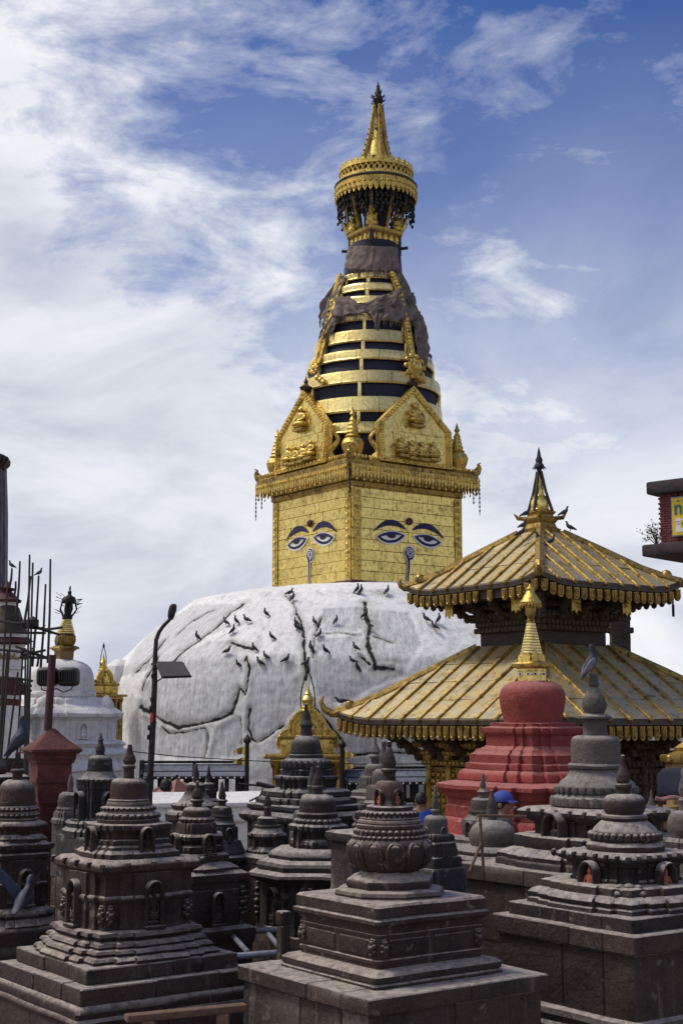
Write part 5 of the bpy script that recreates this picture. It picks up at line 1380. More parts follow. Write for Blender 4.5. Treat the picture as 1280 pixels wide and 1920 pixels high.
# ============================================================ WHITE STUPA ON THE LEFT
W = chaitya('W', 'white plastered stupa with gilded ringed spire, behind the red pillar', 116, 32.0, '''
dome r 22,1238 34,1241 45,1246 53,1254 57,1265 58,1278 58,1296
flange r 62,1297 64,1301 63,1306 58,1309
terrace c 70,1308 76,1312 78,1320 90,1326
roof c 98,1327 108,1334 113,1338 112,1344 104,1348
body c 100,1347 100,1384 104,1387
ledge c 108,1386 116,1390 120,1394 116,1398 112,1401 122,1406 126,1412
wall c 120,1411 120,1424 126,1430 130,1442 126,1446 126,1500
''', WASHP, name='white_stupa', group=None, niches=[(1382,1354,103,21,WASHP,ALL)], amp=.03, cat='stupa')
def white_spire():
    Y = 32.0; g = lambda hw, py: (hw/ppm(Y, zof(py, Y)), zof(py, Y)); ex = extent(plan('s'), GRID, -.2)
    ln = Vector((math.cos(-GRID), math.sin(-GRID), 0))*(9/ppm(Y,6)); z0 = zof(1240, Y); z9 = zof(1100, Y)
    of = lambda z: ln*max(0, (z-z0)/(z9-z0))
    def loft(name, pts, mat, pl, e=1.0):
        b = MB(); b.loft([[Vector((x*r/e, y*r/e, z))+of(z) for x, y in pl] for r, z in [g(*p) for p in pts][::-1]]); return b.build(name, mat, W)
    loft('spire_box', [(18,1219),(18,1241)], OCHRE, plan('s'), ex); loft('spire_cornice', [(20,1211),(26,1213),(28,1216),(22,1219),(19,1221)], GOLDD, plan('s'), ex)
    loft('toranas', [(15,1189),(19,1193),(20,1202),(18,1209),(16,1213)], GOLDD, plan('c'), 1.15)
    for i in range(7): hw = 17-1.4*i; y = 1187-4*i; loft('spire_ring', [(hw-2,y-1.8),(hw,y-1),(hw+.3,y+1),(hw-1,y+1.9)], GOLDR, plan('r', 20))
    loft('spire_core', [(6,1156),(6,1162),(15,1190)], BRONZE, plan('r', 16))
    loft('parasol', [(3,1117),(10,1119),(13,1123),(14,1129),(12,1131)], IRON, plan('r', 20)); loft('top_finial', [(.4,1098),(2,1102),(1.5,1107),(4,1110),(3,1114),(6,1118)], IRON, plan('r', 12)); loft('mast', [(5,1128),(6,1150),(9,1155),(10,1159),(7,1163)], IRON, plan('r', 14))
    b = MB(); r1, za = g(13,1130); r0, zb = g(9,1155)
    for k in range(8): a = k*math.pi/4; b.tube([Vector((r0*math.cos(a), r0*math.sin(a), zb))+of(zb), Vector((r1*1.25*math.cos(a), r1*1.25*math.sin(a), (za+zb)/2))+of(za), Vector((r1*math.cos(a), r1*math.sin(a), za))+of(za)], .02, 5)
    for k in range(40):
        a = random.uniform(0, 6.28); z = random.uniform(zof(1152,Y), zof(1116,Y)); d = Vector((math.cos(a), math.sin(a), random.uniform(.0,.8))); q = Vector((r1*1.15*math.cos(a), r1*1.15*math.sin(a), z))+of(z); b.tube([q, q+d*.13], .006, 4)
    b.build('parasol_frame', IRON, W)
    # ribbed cone shells at the corners of the roof
    for k in range(4):
        a = math.pi/4+k*math.pi/2; rr = 86/ppm(Y,4); c = Vector((rr*math.cos(a), rr*math.sin(a), zof(1330, Y))); s = 15/ppm(Y,4); b = MB(); n = 32
        b.loft([[c+Vector((r*s*(1+.07*math.sin(8*t+h*5))*math.cos(t), r*s*(1+.07*math.sin(8*t+h*5))*math.sin(t), h*s)) for t in [2*math.pi*j/n for j in range(n)]] for r, h in ((1.05,-.15),(1.0,.3),(.85,.8),(.6,1.25),(.3,1.6),(.05,1.75))])
        b.build('corner_shell', WASHP, W)
white_spire()

# ============================================================ GILDED NICHE SHRINES AT THE DOME
def gold_shrine(label, px, Y, top, s, rz, zlow):
    q = at(px, HOR, Y); t = thing('gilded_shrine', label, 'shrine', (q.x, q.y, 0), rz, 'gilded shrines set against the great dome')
    k = 1/ppm(Y, 4); z = lambda py: zof(py, Y); Z0 = z(top)
    Zs = lambda d: Z0 - d*s*k                      # d: photo pixels below the top of the hood (for the front shrine)
    def slab(name, hw, d0, d1, dep, mat, ch=.03): b = MB(); b.box((0, dep*.0, (Zs(d0)+Zs(d1))/2), (2*hw*s*k, dep*s*k*2, Zs(d0)-Zs(d1)), None, ch); b.build(name, mat, t)
    slab('cornice', 80, 80, 88, 40, GOLDD); slab('cornice', 68, 88, 95, 34, GOLDE); slab('upper_cornice', 54, 45, 52, 30, GOLDD); slab('frieze', 49, 52, 80, 27, GOLDE)
    slab('back_wall', 56, 95, 150, 24, BRONZE)
    for sx in (-1, 1):
        for u, wv in ((58, 9), (38, 7)):
            b = MB(); b.lathe([(wv*s*k, zlow), (wv*s*k, Zs(150)), (wv*.7*s*k, Zs(146)), (wv*.7*s*k, Zs(108)), (wv*s*k, Zs(102)), (wv*1.2*s*k, Zs(95))], 14, (sx*u*s*k, -26*s*k, 0)); b.build('column', GOLDD, t)
    # flame-edged hood: a large lobe flanked by two smaller ones
    def lobe(name, cx, cz, r, dep, yy):
        b = MB(); n = 28
        pts = [(cx+r*math.cos(a), cz+r*1.05*math.sin(a)) for a in [math.pi*(-.12)+math.pi*1.24*i/n for i in range(n+1)]]
        b.prism([(x*s*k, -y*s*k) for x, y in [(x, -y) for x, y in pts]][::-1] , Matrix(((1,0,0),(0,0,-1),(0,1,0))), dep*s*k, (0, yy*s*k, Z0))
        for x, y in pts:
            b.ball((x*s*k, (yy-dep)*s*k, Z0+y*s*k), (r*.12*s*k, 2.5*s*k, r*.12*s*k), 7, 5)
            b.ball((cx*s*k+(x-cx)*.75*s*k, (yy-dep-1)*s*k, Z0+cz*s*k+(y-cz)*.75*s*k), (r*.09*s*k, 2*s*k, r*.09*s*k), 6, 4)
        b.build(name, GOLDE, t)
    lobe('hood', 0, -36, 34, 7, -8); lobe('side_hood', -32, -60, 24, 6, -5); lobe('side_hood', 32, -60, 24, 6, -5)
    o = obj('deity_figure', figure(GOLD), None, t); o.location = (0, -20*s*k, Zs(47)); o.scale = (30*s*k, 22*s*k, 36*s*k)
    slab('figure_base', 22, 45, 49, 30, GOLDE, .02)
    g = lambda r, d: (r*s*k, -d*s*k)
    b = MB(); b.lathe([g(16,4), g(17,0), g(13,-3), g(15,-6), g(9,-9), g(10,-13), g(12,-19), g(10,-25), g(6,-28), g(7,-31), g(4,-35), g(3,-40), g(1.5,-46), g(.3,-54)], 18, (0, -4*s*k, Z0)); b.build('bell_finial', GOLD, t)
    for sx in (-1, 1):
        b = MB(); pts = [(sx*13*s*k, -4*s*k, Z0+2*s*k), (sx*13.5*s*k, -4*s*k, Z0+22*s*k), (sx*11*s*k, -4*s*k, Z0+42*s*k), (sx*6*s*k, -4*s*k, Z0+60*s*k), (0, -4*s*k, Z0+74*s*k)]; b.tube(pts, 1.3*s*k, 6)
        for q in pts[:-1]: b.ball(q, (2*s*k,)*3, 6, 4)
        b.build('finial_rod', BRONZE, t)
    b = MB(); b.lathe([g(1,-68), g(4,-72), g(3.5,-77), g(1,-84), g(.2,-90)], 10, (0, -4*s*k, Z0)); b.build('top_finial', IRON, t)
    return t
gold_shrine('gilded shrine with flame-edged hood set in the foot of the dome, pennants at both sides', 577, 33.4, 1332, 1.0, 0, 0)
gold_shrine('narrow gilded shrine with thin looped finial between white stupa and dome', 190, 37.2, 1255, .58, R(52), 0)

# ============================================================ RED PILLAR WITH MAST, FLOODLIGHT
V = chaitya('V', 'red painted brick pillar with hipped cap and tall brown mast', 99, 18.0, '''
cap s 5,1366 9,1369 30,1387 52,1402
eave s 52,1401 56,1404 56,1408 51,1411
flare s 47,1410 45,1418 42,1428
body s 38,1427 38,1459
band s 41,1458 41,1464
lower_body s 36,1463 36,1488 33,1492 32,1503
screen s 27,1502 27,1596
base s 32,1595 34,1600 34,1700
''', REDB, name='red_pillar', group=None, amp=.008, cat='pillar', rot=R(24))
def pillar_bits():
    Y = 18.0; zb, zt = zof(1372, Y), zof(1228, Y); b = MB(); k = 1/ppm(Y, 3.5); a = at(90, 1370, Y)-V.location; c = at(99, 1228, Y)-V.location
    Mi = Matrix.Rotation(-R(24), 3, 'Z'); a, c = Mi @ a, Mi @ c
    b.tube([a, (a+c)/2, c], [7.5*k, 7.2*k, 7*k], 10); b.build('mast', MAROON, V)
    s = 27*k/extent(plan('s'), R(24), -.2)
    for kf in range(4):                   # pierced lattice on the lower shaft
        M = face_axes(kf); b = MB()
        for i in range(9): b.box(M @ Vector((-s*.8+1.6*s*i/8, zof(1545, Y), s+.008)), (.014,.014,zof(1508,Y)-zof(1584,Y)), Matrix.Rotation(kf*math.pi/2, 3, 'Z'))
        for i in range(14): b.box(M @ Vector((0, zof(1584,Y)+(zof(1508,Y)-zof(1584,Y))*i/13, s+.012)), (1.7*s,.014,.014), Matrix.Rotation(kf*math.pi/2, 3, 'Z'))
        b.build('lattice', REDB, V)
        b = MB()
        for i in range(9): b.box(M @ Vector((-s*1.25+2.5*s*i/8, zof(1419,Y), s*1.62)), (.05,.03,.06), Matrix.Rotation(kf*math.pi/2, 3, 'Z'), .008)
        b.build('dentils', REDB, V)
    q = at(108, 1269, 18.25); t = thing('floodlight', 'black twin floodlight seen from behind, clamped to the brown mast', 'floodlight', q)
    for x, wv in ((-19, 40), (21, 40)):
        b = MB(); hx, hz = wv*k*.5, 18*k
        pl = [(hx*(abs(math.cos(a))**.45)*(1 if math.cos(a) > 0 else -1), hz*(abs(math.sin(a))**.45)*(1 if math.sin(a) > 0 else -1)) for a in [2*math.pi*i/28 for i in range(28)]]
        b.loft([[(x*k+u*f, y, v*f) for u, v in pl] for f, y in ((.72,-.11),(.9,-.09),(1,-.02),(1,.08),(.94,.10))])
        hd = b.build('lamp_head', BLACK, t)
        b = MB()
        for i in range(7): b.box((x*k+(-.6+.2*i)*hx, -.12, 0), (.012,.05,hz*1.1))
        b.build('cooling_fin', BLACK, hd)
    b = MB()
    for sx in (-1, 1): b.tube([(sx*30*k, 0, -17*k), (sx*28*k, -.05, -24*k), (sx*14*k, -.04, -29*k), (0, -.05, -22*k)], .008, 6)
    b.tube([(-34*k,0,-4*k),(34*k,0,-4*k)], .015, 6); b.build('bracket', IRON, t)
pillar_bits()

# ============================================================ STREET LAMP WITH SOLAR PANEL
def street_lamp():
    Y = 22.0; g = lambda px, py, y=Y: at(px, py, y); o = g(277, 1560); o.z = 0
    t = thing('street_lamp', 'dark leaning street lamp with bent neck and small solar panel', 'street lamp', o)
    P = lambda px, py, y=Y: g(px, py, y)-o
    b = MB(); b.tube([Vector((0,0,0)), P(280,1480), P(286,1380), P(290,1285), P(291,1240), P(292,1215)], [.06,.055,.05,.045,.04,.035], 10); b.build('pole', IRON, t)
    b = MB(); b.tube([P(292,1216), P(293,1200), P(298,1186), P(306,1174), P(316,1164), P(321,1158)], [.035,.034,.032,.03,.028,.026], 9); b.build('neck', IRON, t)
    c = P(322, 1149); d = (P(324,1135)-P(319,1162)).normalized(); a = d.to_track_quat('Z', 'Y').to_matrix()
    b = MB(); b.loft([[c + a @ Vector((r*.042*math.cos(x), r*.055*math.sin(x), h)) for x in [2*math.pi*i/16 for i in range(16)]] for r, h in ((.6,-.11),(1,-.06),(1.1,0),(1.05,.07),(.8,.12),(.3,.145))]); b.build('lamp_head', IRON, t)
    b = MB(); b.loft([[c + a @ Vector((.018+r*.036*math.cos(x), -.02+r*.045*math.sin(x), h)) for x in [2*math.pi*i/14 for i in range(14)]] for r, h in ((.7,-.02),(1.1,.05),(.9,.12),(.4,.15))]); b.build('lamp_lens', SLATE, t)
    q = [P(292,1243), P(343,1243,21.8), P(358,1269,21.5), P(305,1271,21.6)]; nn = (q[1]-q[0]).cross(q[3]-q[0]).normalized(); nn = nn if nn.z > 0 else -nn
    b = MB(); b.loft([q, [v+nn*.03 for v in q]]); b.build('solar_panel', PANEL, t)
    b = MB(); n = len(q)
    for i in range(4): b.tube([q[i], q[(i+1)%4]], .014, 6)
    b.build('panel_frame', IRON, t)
    b = MB(); b.tube([P(289,1282), P(303,1272), P(318,1258,21.8)], .012, 6); b.tube([P(284,1245), P(300,1246)], .02, 6); b.tube([P(291,1244), P(318,1256,21.8)], .012, 6); b.build('panel_bracket', IRON, t)
    b = MB()
    for i in range(26): f = i/25; b.ball(P(281+9*f, 1470-220*f)+Vector((random.uniform(-.05,.05), -.04, 0)), (.025,.03,.05), 6, 4)
    b.build('cable_wrap', IRON, t)
    b = MB(); b.lathe([(.02,-.07),(.035,-.02),(.03,.05),(.01,.08)], 8, P(286,1346)+Vector((0,-.06,0))); b.build('tied_ribbon', SRED, t)
street_lamp()

# ============================================================ PRAYER WHEEL GALLERIES
wheel = MB().lathe([(.02,-.30),(.02,-.24),(.10,-.235),(.125,-.21),(.125,-.19),(.115,-.17),(.115,.12),(.125,.14),(.125,.16),(.08,.20),(.03,.22),(.02,.30)], 16).mesh('prayer_wheel')
def gallery(label, x0, x1, Y0, Y1, yr):
    a, c = at(x0, 1470, Y0), at(x1, 1470, Y1); d = c-a; d.z = 0; ln = d.length; u = d.normalized(); n = Vector((u.y, -u.x, 0))
    if n.y > 0: n = -n
    M = Matrix((u, Vector((-u.y, u.x, 0)), Vector((0,0,1)))).transposed(); t = thing('prayer_wheel_gallery', label, 'prayer wheels', (a.x, a.y, 0), 0, 'prayer wheel galleries round the dome')
    zt, ze, zw, zs = zof(yr, Y0), zof(yr+21, Y0), zof(yr+39, Y0), zof(yr+57, Y0)
    nb = max(2, round(ln/1.75))
    for i in range(nb):
        f0, f1 = ln*i/nb+.02, ln*(i+1)/nb-.02
        b = MB(); b.loft([[u*f+n*o_+Vector((0,0,z)) for f in (f0, f1)] + [u*f+n*(o_-.0)+Vector((0,0,z-.03)) for f in (f1, f0)] for o_, z in ((-.45,zt-.02),(.0,zt),(.42,ze))]); b.build('roof_sheet', SLATE, t)
        for f in (f0, f1): b = MB(); b.tube([u*f+n*0+Vector((0,0,zt+.02)), u*f+n*.43+Vector((0,0,ze+.02))], .028, 6); b.build('roof_rib', IRON, t)
    for nm, o_, z, mt in (('ridge', 0, zt+.05, IRON), ('eave_board', .43, ze-.04, IRON)):
        b = MB(); b.box(u*ln/2+n*o_+Vector((0,0,z)), (ln, .05, .06), M, .01)
        for i in range(int(ln/.16)): b.ball(u*(.08+.16*i)+n*(o_+.04)+Vector((0,0,z)), (.022,.022,.022), 6, 4)
        b.build(nm, mt, t)
    b = MB()
    for i in range(int(ln/.16)): b.ball(u*(.08+.16*i)+n*.47+Vector((0,0,ze-.04)), (.024,.024,.024), 6, 4)
    b.build('rivets', WHITE, t)['kind'] = 'stuff'
    k = 0; f = .18
    while f < ln-.1:
        if k % 7 == 6:
            b = MB(); b.box(u*f+n*.2+Vector((0,0,ze/2)), (.10,.10,ze), M, .01); b.build('post', IRON, t)
        else: obj('prayer_wheel', wheel, BRONZE if k % 3 else IRON, t, u*f+n*.2+Vector((0,0,zw)), random.uniform(0,6), (.93,.93,1.0))
        f += .30; k += 1
    for z, h in ((zs, .10), (zw+.31, .05)): b = MB(); b.box(u*ln/2+n*.2+Vector((0,0,z)), (ln, .14, h), M, .01); b.build('rail', IRON, t)
    b = MB(); b.box(u*ln/2-n*.15+Vector((0,0,zs/2-.05)), (ln, .5, zs-.1), M, .03); b.build('base_wall', WASHP, t)
    for f in (.0, ln): b = MB(); b.box(u*f+n*.1+Vector((0,0,(zt+.1)/2)), (.10,.30,zt+.1), M, .02); b.build('end_post', IRON, t)
gallery('prayer wheel gallery with sheet roof behind the street lamp', 266, 462, 33.0, 33.2, 1433)
gallery('prayer wheel gallery with sheet roof between gilded shrine and pagoda', 642, 808, 33.2, 33.6, 1444)

# pennants of gilt metal on posts
def pennant(label, px, Y, sx, yt):
    q = at(px, HOR, Y); t = thing('pennant_post', label, 'flag post', (q.x, q.y, 0), 0, 'gilt pennants beside the gilded shrine'); k = 1/ppm(Y, 2.5); h = zof(yt, Y)
    b = MB(); b.tube([(0,0,0),(0,0,h)], .05, 8); b.lathe([(.02,0),(.09,.05),(.09,.12),(.03,.2),(0,.25)], 10, (0,0,h-.02)); b.build('post', IRON, t)
    for dz_ in (12, 32):
        m = MB(); n = 10; top = []; bot = []
        for i in range(n+1):
            f = i/n; w_ = (1-f)**.8*9*k+.01; zc = h-dz_*k-3*k*f; top.append((sx*f*26*k, .05*math.sin(f*6), zc+w_)); bot.append((sx*f*26*k, .05*math.sin(f*6), zc-w_*(1+.25*math.sin(f*14))))
        m.loft([[top[i], bot[i], (bot[i][0], bot[i][1]+.03, bot[i][2]), (top[i][0], top[i][1]+.03, top[i][2])] for i in range(n+1)]); m.build('pennant', GOLD, t)
pennant('gilt pennant post at the end of the street-lamp-side prayer wheel gallery', 464, 32.6, -1, 1394); pennant('gilt pennant post at the end of the pagoda-side prayer wheel gallery', 641, 32.6, 1, 1402)

# low white wall, awning, wire
def low_wall():
    a, c = at(205, 1490, 24.0), at(520, 1490, 24.5); d = (c-a); ln = d.length; ang = math.atan2(d.y, d.x)
    t = thing('courtyard_wall', 'low white plastered courtyard wall with sloping coping', 'wall', (a.x, a.y, 0), ang)
    zt = zof(1489, 24.4); zb = zof(1510, 23.7); b = MB(); b.loft([[(x, y, z) for y, z in ((.9,0),(.9,zt),(.1,zb+.03),(0,zb),(0,zb-.06),(.08,zb-.10),(.08,zb-.2),(.0,zb-.25),(.0,zb-.31),(.1,zb-.36),(.1,0))] for x in np.linspace(0, ln, 16)]); b.v = [jit(v, .02, 1.4) for v in b.v]; b.build('wall', WASHP, t)
low_wall()
def awning():
    q = at(334, HOR, 28.0); t = thing('awning', 'small pointed pinkish awning showing above the white wall', 'awning', (q.x, q.y, 0)); zt, ze = zof(1460, 28), zof(1487, 28); s = .62
    for k in range(8):
        a, a2 = k*math.pi/4, (k+1)*math.pi/4; b = MB(); tri = [Vector((0,0,zt)), Vector((s*math.cos(a), s*math.sin(a), ze)), Vector((s*math.cos((a+a2)/2)*.93, s*math.sin((a+a2)/2)*.93, ze-.02)), Vector((s*math.cos(a2), s*math.sin(a2), ze))]
        b.loft([tri, [v-Vector((0,0,.015)) for v in tri]]); b.build('cloth_panel', TENT if k % 2 else REDB, t)
    b = MB(); b.tube([(0,0,0),(0,0,zt+.08)], .025, 8); b.build('pole', IRON, t)
awning()
def wire():
    pts = [at(238, 1408, 25), at(330, 1418, 27), at(462, 1426, 30), at(560, 1430, 31), at(700, 1433, 31), at(812, 1432, 28.5)]
    b = MB(); b.tube([p-Vector((0,0,.0)) for p in pts], .010, 5); tag(b.build('overhead_wire', IRON), 'thin dark wire strung across in front of the dome', 'wire')
wire()
# spotlight on a stand by the near-black chaitya
def spot():
    q = at(487, HOR, 20.5); t = thing('spotlight', 'small dark spotlight tilted on a thin stand before the white wall', 'spotlight', (q.x, q.y, 0)); z = zof(1476, 20.5)
    b = MB(); b.tube([(-.06,0,0),(.02,0,z-.12)], .02, 7); b.tube([(-.14,0,z-.2),(.02,0,z-.12),(.12,0,z-.2)], .015, 6); b.build('stand', IRON, t)
    A = Matrix.Rotation(R(14), 3, 'Y'); b = MB(); b.box((.18,0,z), (.46,.22,.06), A, .012); b.build('lamp_head', IRON, t)
    b = MB(); b.tube([(.02,0,z-.12),(.06,0,z-.02)], .018, 6); b.tube([(-.30,0,z+.05),(.02,0,z+.02)], .016, 6); b.build('bracket', IRON, t)
spot()

# ============================================================ STEEL FRAME, PLANK, STONE BLOCK, STICK
def steel_frame():
    Y0 = 11.2; g = lambda px, py, y: at(px, py, y)
    a, b_, c, d = g(352,1751,12.3), g(524,1743,12.5), g(428,1794,11.2), g(528,1786,11.3); z = (a.z+b_.z)/2
    t = thing('steel_frame', 'grey steel ladder-like frame lying between two large chaityas', 'frame', (b_.x, b_.y, 0)); o = t.location
    for p, q in ((a, b_), (c, d)):
        p, q = p-o, q-o; m = MB(); m.tube([p, q], .026, 10); m.build('side_rail', STEEL, t)
    P = lambda p: p-o
    for (x0,y0),(x1,y1) in (((437,1755),(465,1786)), ((504,1752),(522,1774)), ((372,1757),(394,1796))):
        m = MB(); m.tube([P(g(x0,y0,12.3)), P(g(x1,y1,11.4))], .022, 8); m.build('rung', STEEL, t)
    for p in (a, b_, c, d):
        p = P(p); m = MB(); m.tube([p, (p.x, p.y, 0)], .022, 8); m.build('leg', STEEL, t)
steel_frame()
def bits():
    p, q = at(250, 1908, 9.6), at(448, 1889, 9.9); t = thing('wooden_plank', 'raw reddish timber plank leaning at the foot of the large dark chaitya', 'plank', (p.x, p.y, 0)); o = t.location
    b = MB(); d = (q-p).normalized(); b.box((p+q)/2-o, ((q-p).length+.1, .10, .045), Matrix((d, Vector((-d.y, d.x, 0)).normalized(), Vector((0,0,1)))).transposed(), .006); b.build('board', PLANK, t)
    for f in (.15, .85):
        m = p*(1-f)+q*f-o; b = MB(); b.box((m.x, m.y, (m.z-.02)/2), (.09,.12,m.z-.025), None, .01); b.build('trestle', PLANK, t)
    Y = 11.0; q = at(533, HOR, Y); t = thing('stone_post', 'pale square stone post with capped top behind the lotus-pot chaitya plinth', 'post', (q.x, q.y, 0), GRID)
    k = 1/ppm(Y, 1.5); b = MB(); b.box((0,0,(zof(1708,Y)+zof(1734,Y))/2), (24*k,24*k,zof(1708,Y)-zof(1734,Y)), None, .012); b.build('cap', SLAB, t)
    b = MB(); b.box((0,0,zof(1734,Y)/2), (20*k,20*k,zof(1734,Y)), None, .012); b.build('shaft', SLAB, t)
    zsl = zof(1621, 16.0); 
    def on_slab(px, py):
        r = ray(px, py); t_ = (zsl-EYE)/r.z; return Vector((r.x*t_, r.y*t_, zsl))
    p0, p1 = on_slab(906, 1632), on_slab(880, 1634); o = Vector((p0.x, p0.y, zsl)); t = thing('stick_trestle', 'pale wooden sticks propped as a trestle before the spherical-domed chaitya', 'sticks', o)
    for p, q in ((at(899,1528,p0.y), p0), (at(902,1580,p0.y), p1), (at(894,1529,p0.y+.02), at(985,1531,p0.y+.3))):
        b = MB(); b.tube([p-o, q-o], .017, 7); b.build('stick', PLANK, t)
bits()

# ============================================================ SHIKHARA TOWER, RED AND WHITE TEMPLE, SCAFFOLD
def tower():
    Y = 30.0; cx = at(-76, HOR, Y).x; t = thing('shikhara_tower', 'tall pale tapering shikhara tower with brown cornice at its top', 'tower', (cx, Y, 0), R(8)); k = lambda py: 1/ppm(Y, zof(py, Y))
    ex = extent(plan('c'), R(8), -.26)
    def sec(nm, pts, mat): b = MB(); b.loft([[(x*h*k(y)/ex, yy*h*k(y)/ex, zof(y, Y)) for x, yy in plan('c')] for h, y in pts]); b.build(nm, mat, t)
    sec('shaft', [(86,1480),(85,1300),(82,1200),(79,1080),(75,960),(70,885)], CONC if False else SLATE_W)
    sec('neck', [(70,886),(69,870)], MAROON); sec('cornice', [(70,872),(75,868),(76,860),(70,857)], CONC); sec('cap', [(66,858),(64,855),(20,852)], CONC)
    b = MB(); h = zof(1480, Y); b.box((0,0,h/2), (3.0,3.0,h), None, .06); b.build('plinth', SLAB, t)
SLATE_W = plain('grey_plaster', (0.20, 0.19, 0.215), 0.9, 0, 0.4, 3)
tower()
TM = chaitya('TM', 'red and white tiered temple wrapped in bamboo scaffold', 6, 27.0, '''
finial r 0.5,1088 3,1092 6,1101 10,1104 16,1103 12,1108 8,1110 22,1122 28,1125 26,1128
upper_box s 19,1127 19,1137
bell r 20,1136 24,1140 27,1152 30,1162 34,1170 38,1178 42,1185 42,1188
frieze s 38,1187 38,1198
red_cornice s 40,1196 46,1201 50,1206 42,1208
wall s 36,1207 34,1222 32,1250 32,1275
band s 36,1250 36,1255
red_base s 34,1274 38,1288 38,1302
white_step s 32,1301 32,1309
red_step s 28,1308 30,1318 30,1325
lower_wall s 40,1324 42,1420
''', WASHP, name='tiered_temple', cat='temple', group=None, mats={'finial': MAROON, 'bell': BRONZE, 'red_cornice': MAROON, 'red_base': MAROON, 'red_step': REDB}, rot=R(20), amp=.02)
def temple_garland():
    Y = 27.0; k = 1/ppm(Y, 4.5); s = 33*k/extent(plan('s'), R(20), -.23)
    for kf in range(4):
        M = face_axes(kf)
        for i in range(3):
            b = MB(); u = (-1+i)*s*.55; z = zof(1226, Y); b.tube([M @ Vector((u+.14*math.cos(a), z-.10*math.sin(a), s+.02)) for a in [math.pi*j/8 for j in range(9)]], .022, 6); b.build('garland', OCHRE, TM)
temple_garland()
def scaffold():
    Y = 25.0; o = at(50, HOR, Y); o.z = 0; t = thing('bamboo_scaffold', 'dark bamboo pole scaffold lashed together beside the white stupa', 'scaffold', o)
    for (x0,y0),(x1,y1),dy in (((23,1066),(18,1102),.6),((30,1090),(27,1118),.9),((38,1052),(31,1150),.8),((56,1040),(50,1330),-.2),((62,1055),(54,1330),0),((58,1080),(46,1168),.2),((73,1080),(61,1250),.3),((86,1095),(76,1260),.4),((95,1048),(90,1243),.5),((14,1100),(2,1330),-.5),((21,1185),(9,1330),-.4),((15,1218),(5,1330),-.3),((43,1230),(38,1310),.2),((48,1215),(47,1320),.1),((72,1225),(70,1250),.6),((34,1260),(27,1312),0)):
        q, p = at(x0, y0, Y+dy)-o, at(x1, y1, Y+dy)-o; d = (p-q).normalized()
        if x1 < 60 and y1 > 1300: p = p + d*(p.z/max(.05,-d.z))*1.0
        b = MB(); b.tube([q, (q+p)/2+Vector((.012,0,0)), p], [.018,.022,.026], 7); b.build('pole', BAMBOO, t)
    for pts in ([(0,1164),(40,1170),(66,1176),(112,1190)], [(44,1176),(92,1180),(118,1176)], [(0,1218),(40,1222),(64,1226),(98,1236)], [(30,1212),(60,1224),(92,1234)], [(62,1224),(86,1219)], [(0,1270),(34,1272),(62,1277)], [(36,1186),(86,1187)], [(38,1232),(94,1234)], [(34,1284),(60,1286)], [(38,1294),(60,1295)]):
        b = MB(); b.tube([at(x, y, Y+.1)-o for x, y in pts], .024, 7); b.build('ledger_pole', BAMBOO, t)
    for x, y, r in ((45,1168,5),(58,1172,6),(90,1181,5),(50,1226,5),(58,1222,4),(40,1222,4),(44,1283,4),(50,1233,5),(80,1178,4)):
        c = at(x, y, Y)-o; s = r/ppm(Y, 5); b = MB(); b.ball(c, (s*1.3, s, s*.8), 8, 5)
        for i in range(5): v = Vector((random.gauss(0,1), 0, random.gauss(0,.8))).normalized(); b.tube([c, c+v*s*2.1], .008, 4)
        b.build('lashing', BAMBOO, t)
    c = at(61, 1168, Y)-o; b = MB(); b.lathe([(.05,-.09),(.12,-.06),(.12,.05),(.05,.10),(.02,.12)], 10, c); b.build('hung_pot', IRON, t)
scaffold()

# ============================================================ TARPAULIN STALL
def stall():
    Y = 22.0; o = at(1262, HOR, Y); o.z = 0; t = thing('market_stall', 'market stall under dark blue tarpaulin with pink cloth edging', 'stall', o); P = lambda px, py, y=Y: at(px, py, y)-o
    b = MB(); g = []; n = 14
    for j in range(7):
        for i in range(n+1):
            px = 1232+i*80/n; f = j/6; q = P(px+(10 if j == 0 else 0), 1440+52*f, Y+1.0-1.2*f**.5); q.z += .04*noise.noise(Vector((i*.5, j*.7, 2))); g.append(q)
    b.add(g, [(j*(n+1)+i, j*(n+1)+i+1, (j+1)*(n+1)+i+1, (j+1)*(n+1)+i) for j in range(6) for i in range(n)]); tp = b.build('tarpaulin', TARP, t); md = tp.modifiers.new('t', 'SOLIDIFY'); md.thickness = .015
    b = MB(); b.tube([P(1228+i*7, 1497+2*math.sin(i), Y-.25) for i in range(13)], .035, 7); b.build('cloth_edging', TENT, t)
    for px in (1236, 1300):
        q = P(px, 1490, Y-.1); b = MB(); b.tube([(q.x, q.y, 0), q], .04, 7); b.build('post', WOOD, t)
    b = MB(); b.box(P(1268, 1520, Y+.5)-Vector((0,0,.1)), (.9,.6,.35), None, .03); b.build('counter', OCHRE, t)
    b = MB(); q = P(1285,1430,Y+2.4); q.z = 0
    t2 = thing('gilded_gateway', 'ochre and gilt gateway post standing behind the tarpaulin stall', 'gateway', o+q); zt = zof(1428, Y+2.4)
    b = MB(); b.box((0,0,zt/2), (.62,.5,zt), None, .03); b.build('post', OCHRE, t2)
    b = MB(); b.box((0,0,zt+.05), (.78,.6,.14), None, .03); b.lathe([(.3,.1),(.30,.14),(.18,.18),(.2,.24),(.08,.32),(0,.38)], 12, (0,0,zt)); b.build('capital', GOLDD, t2)
stall()

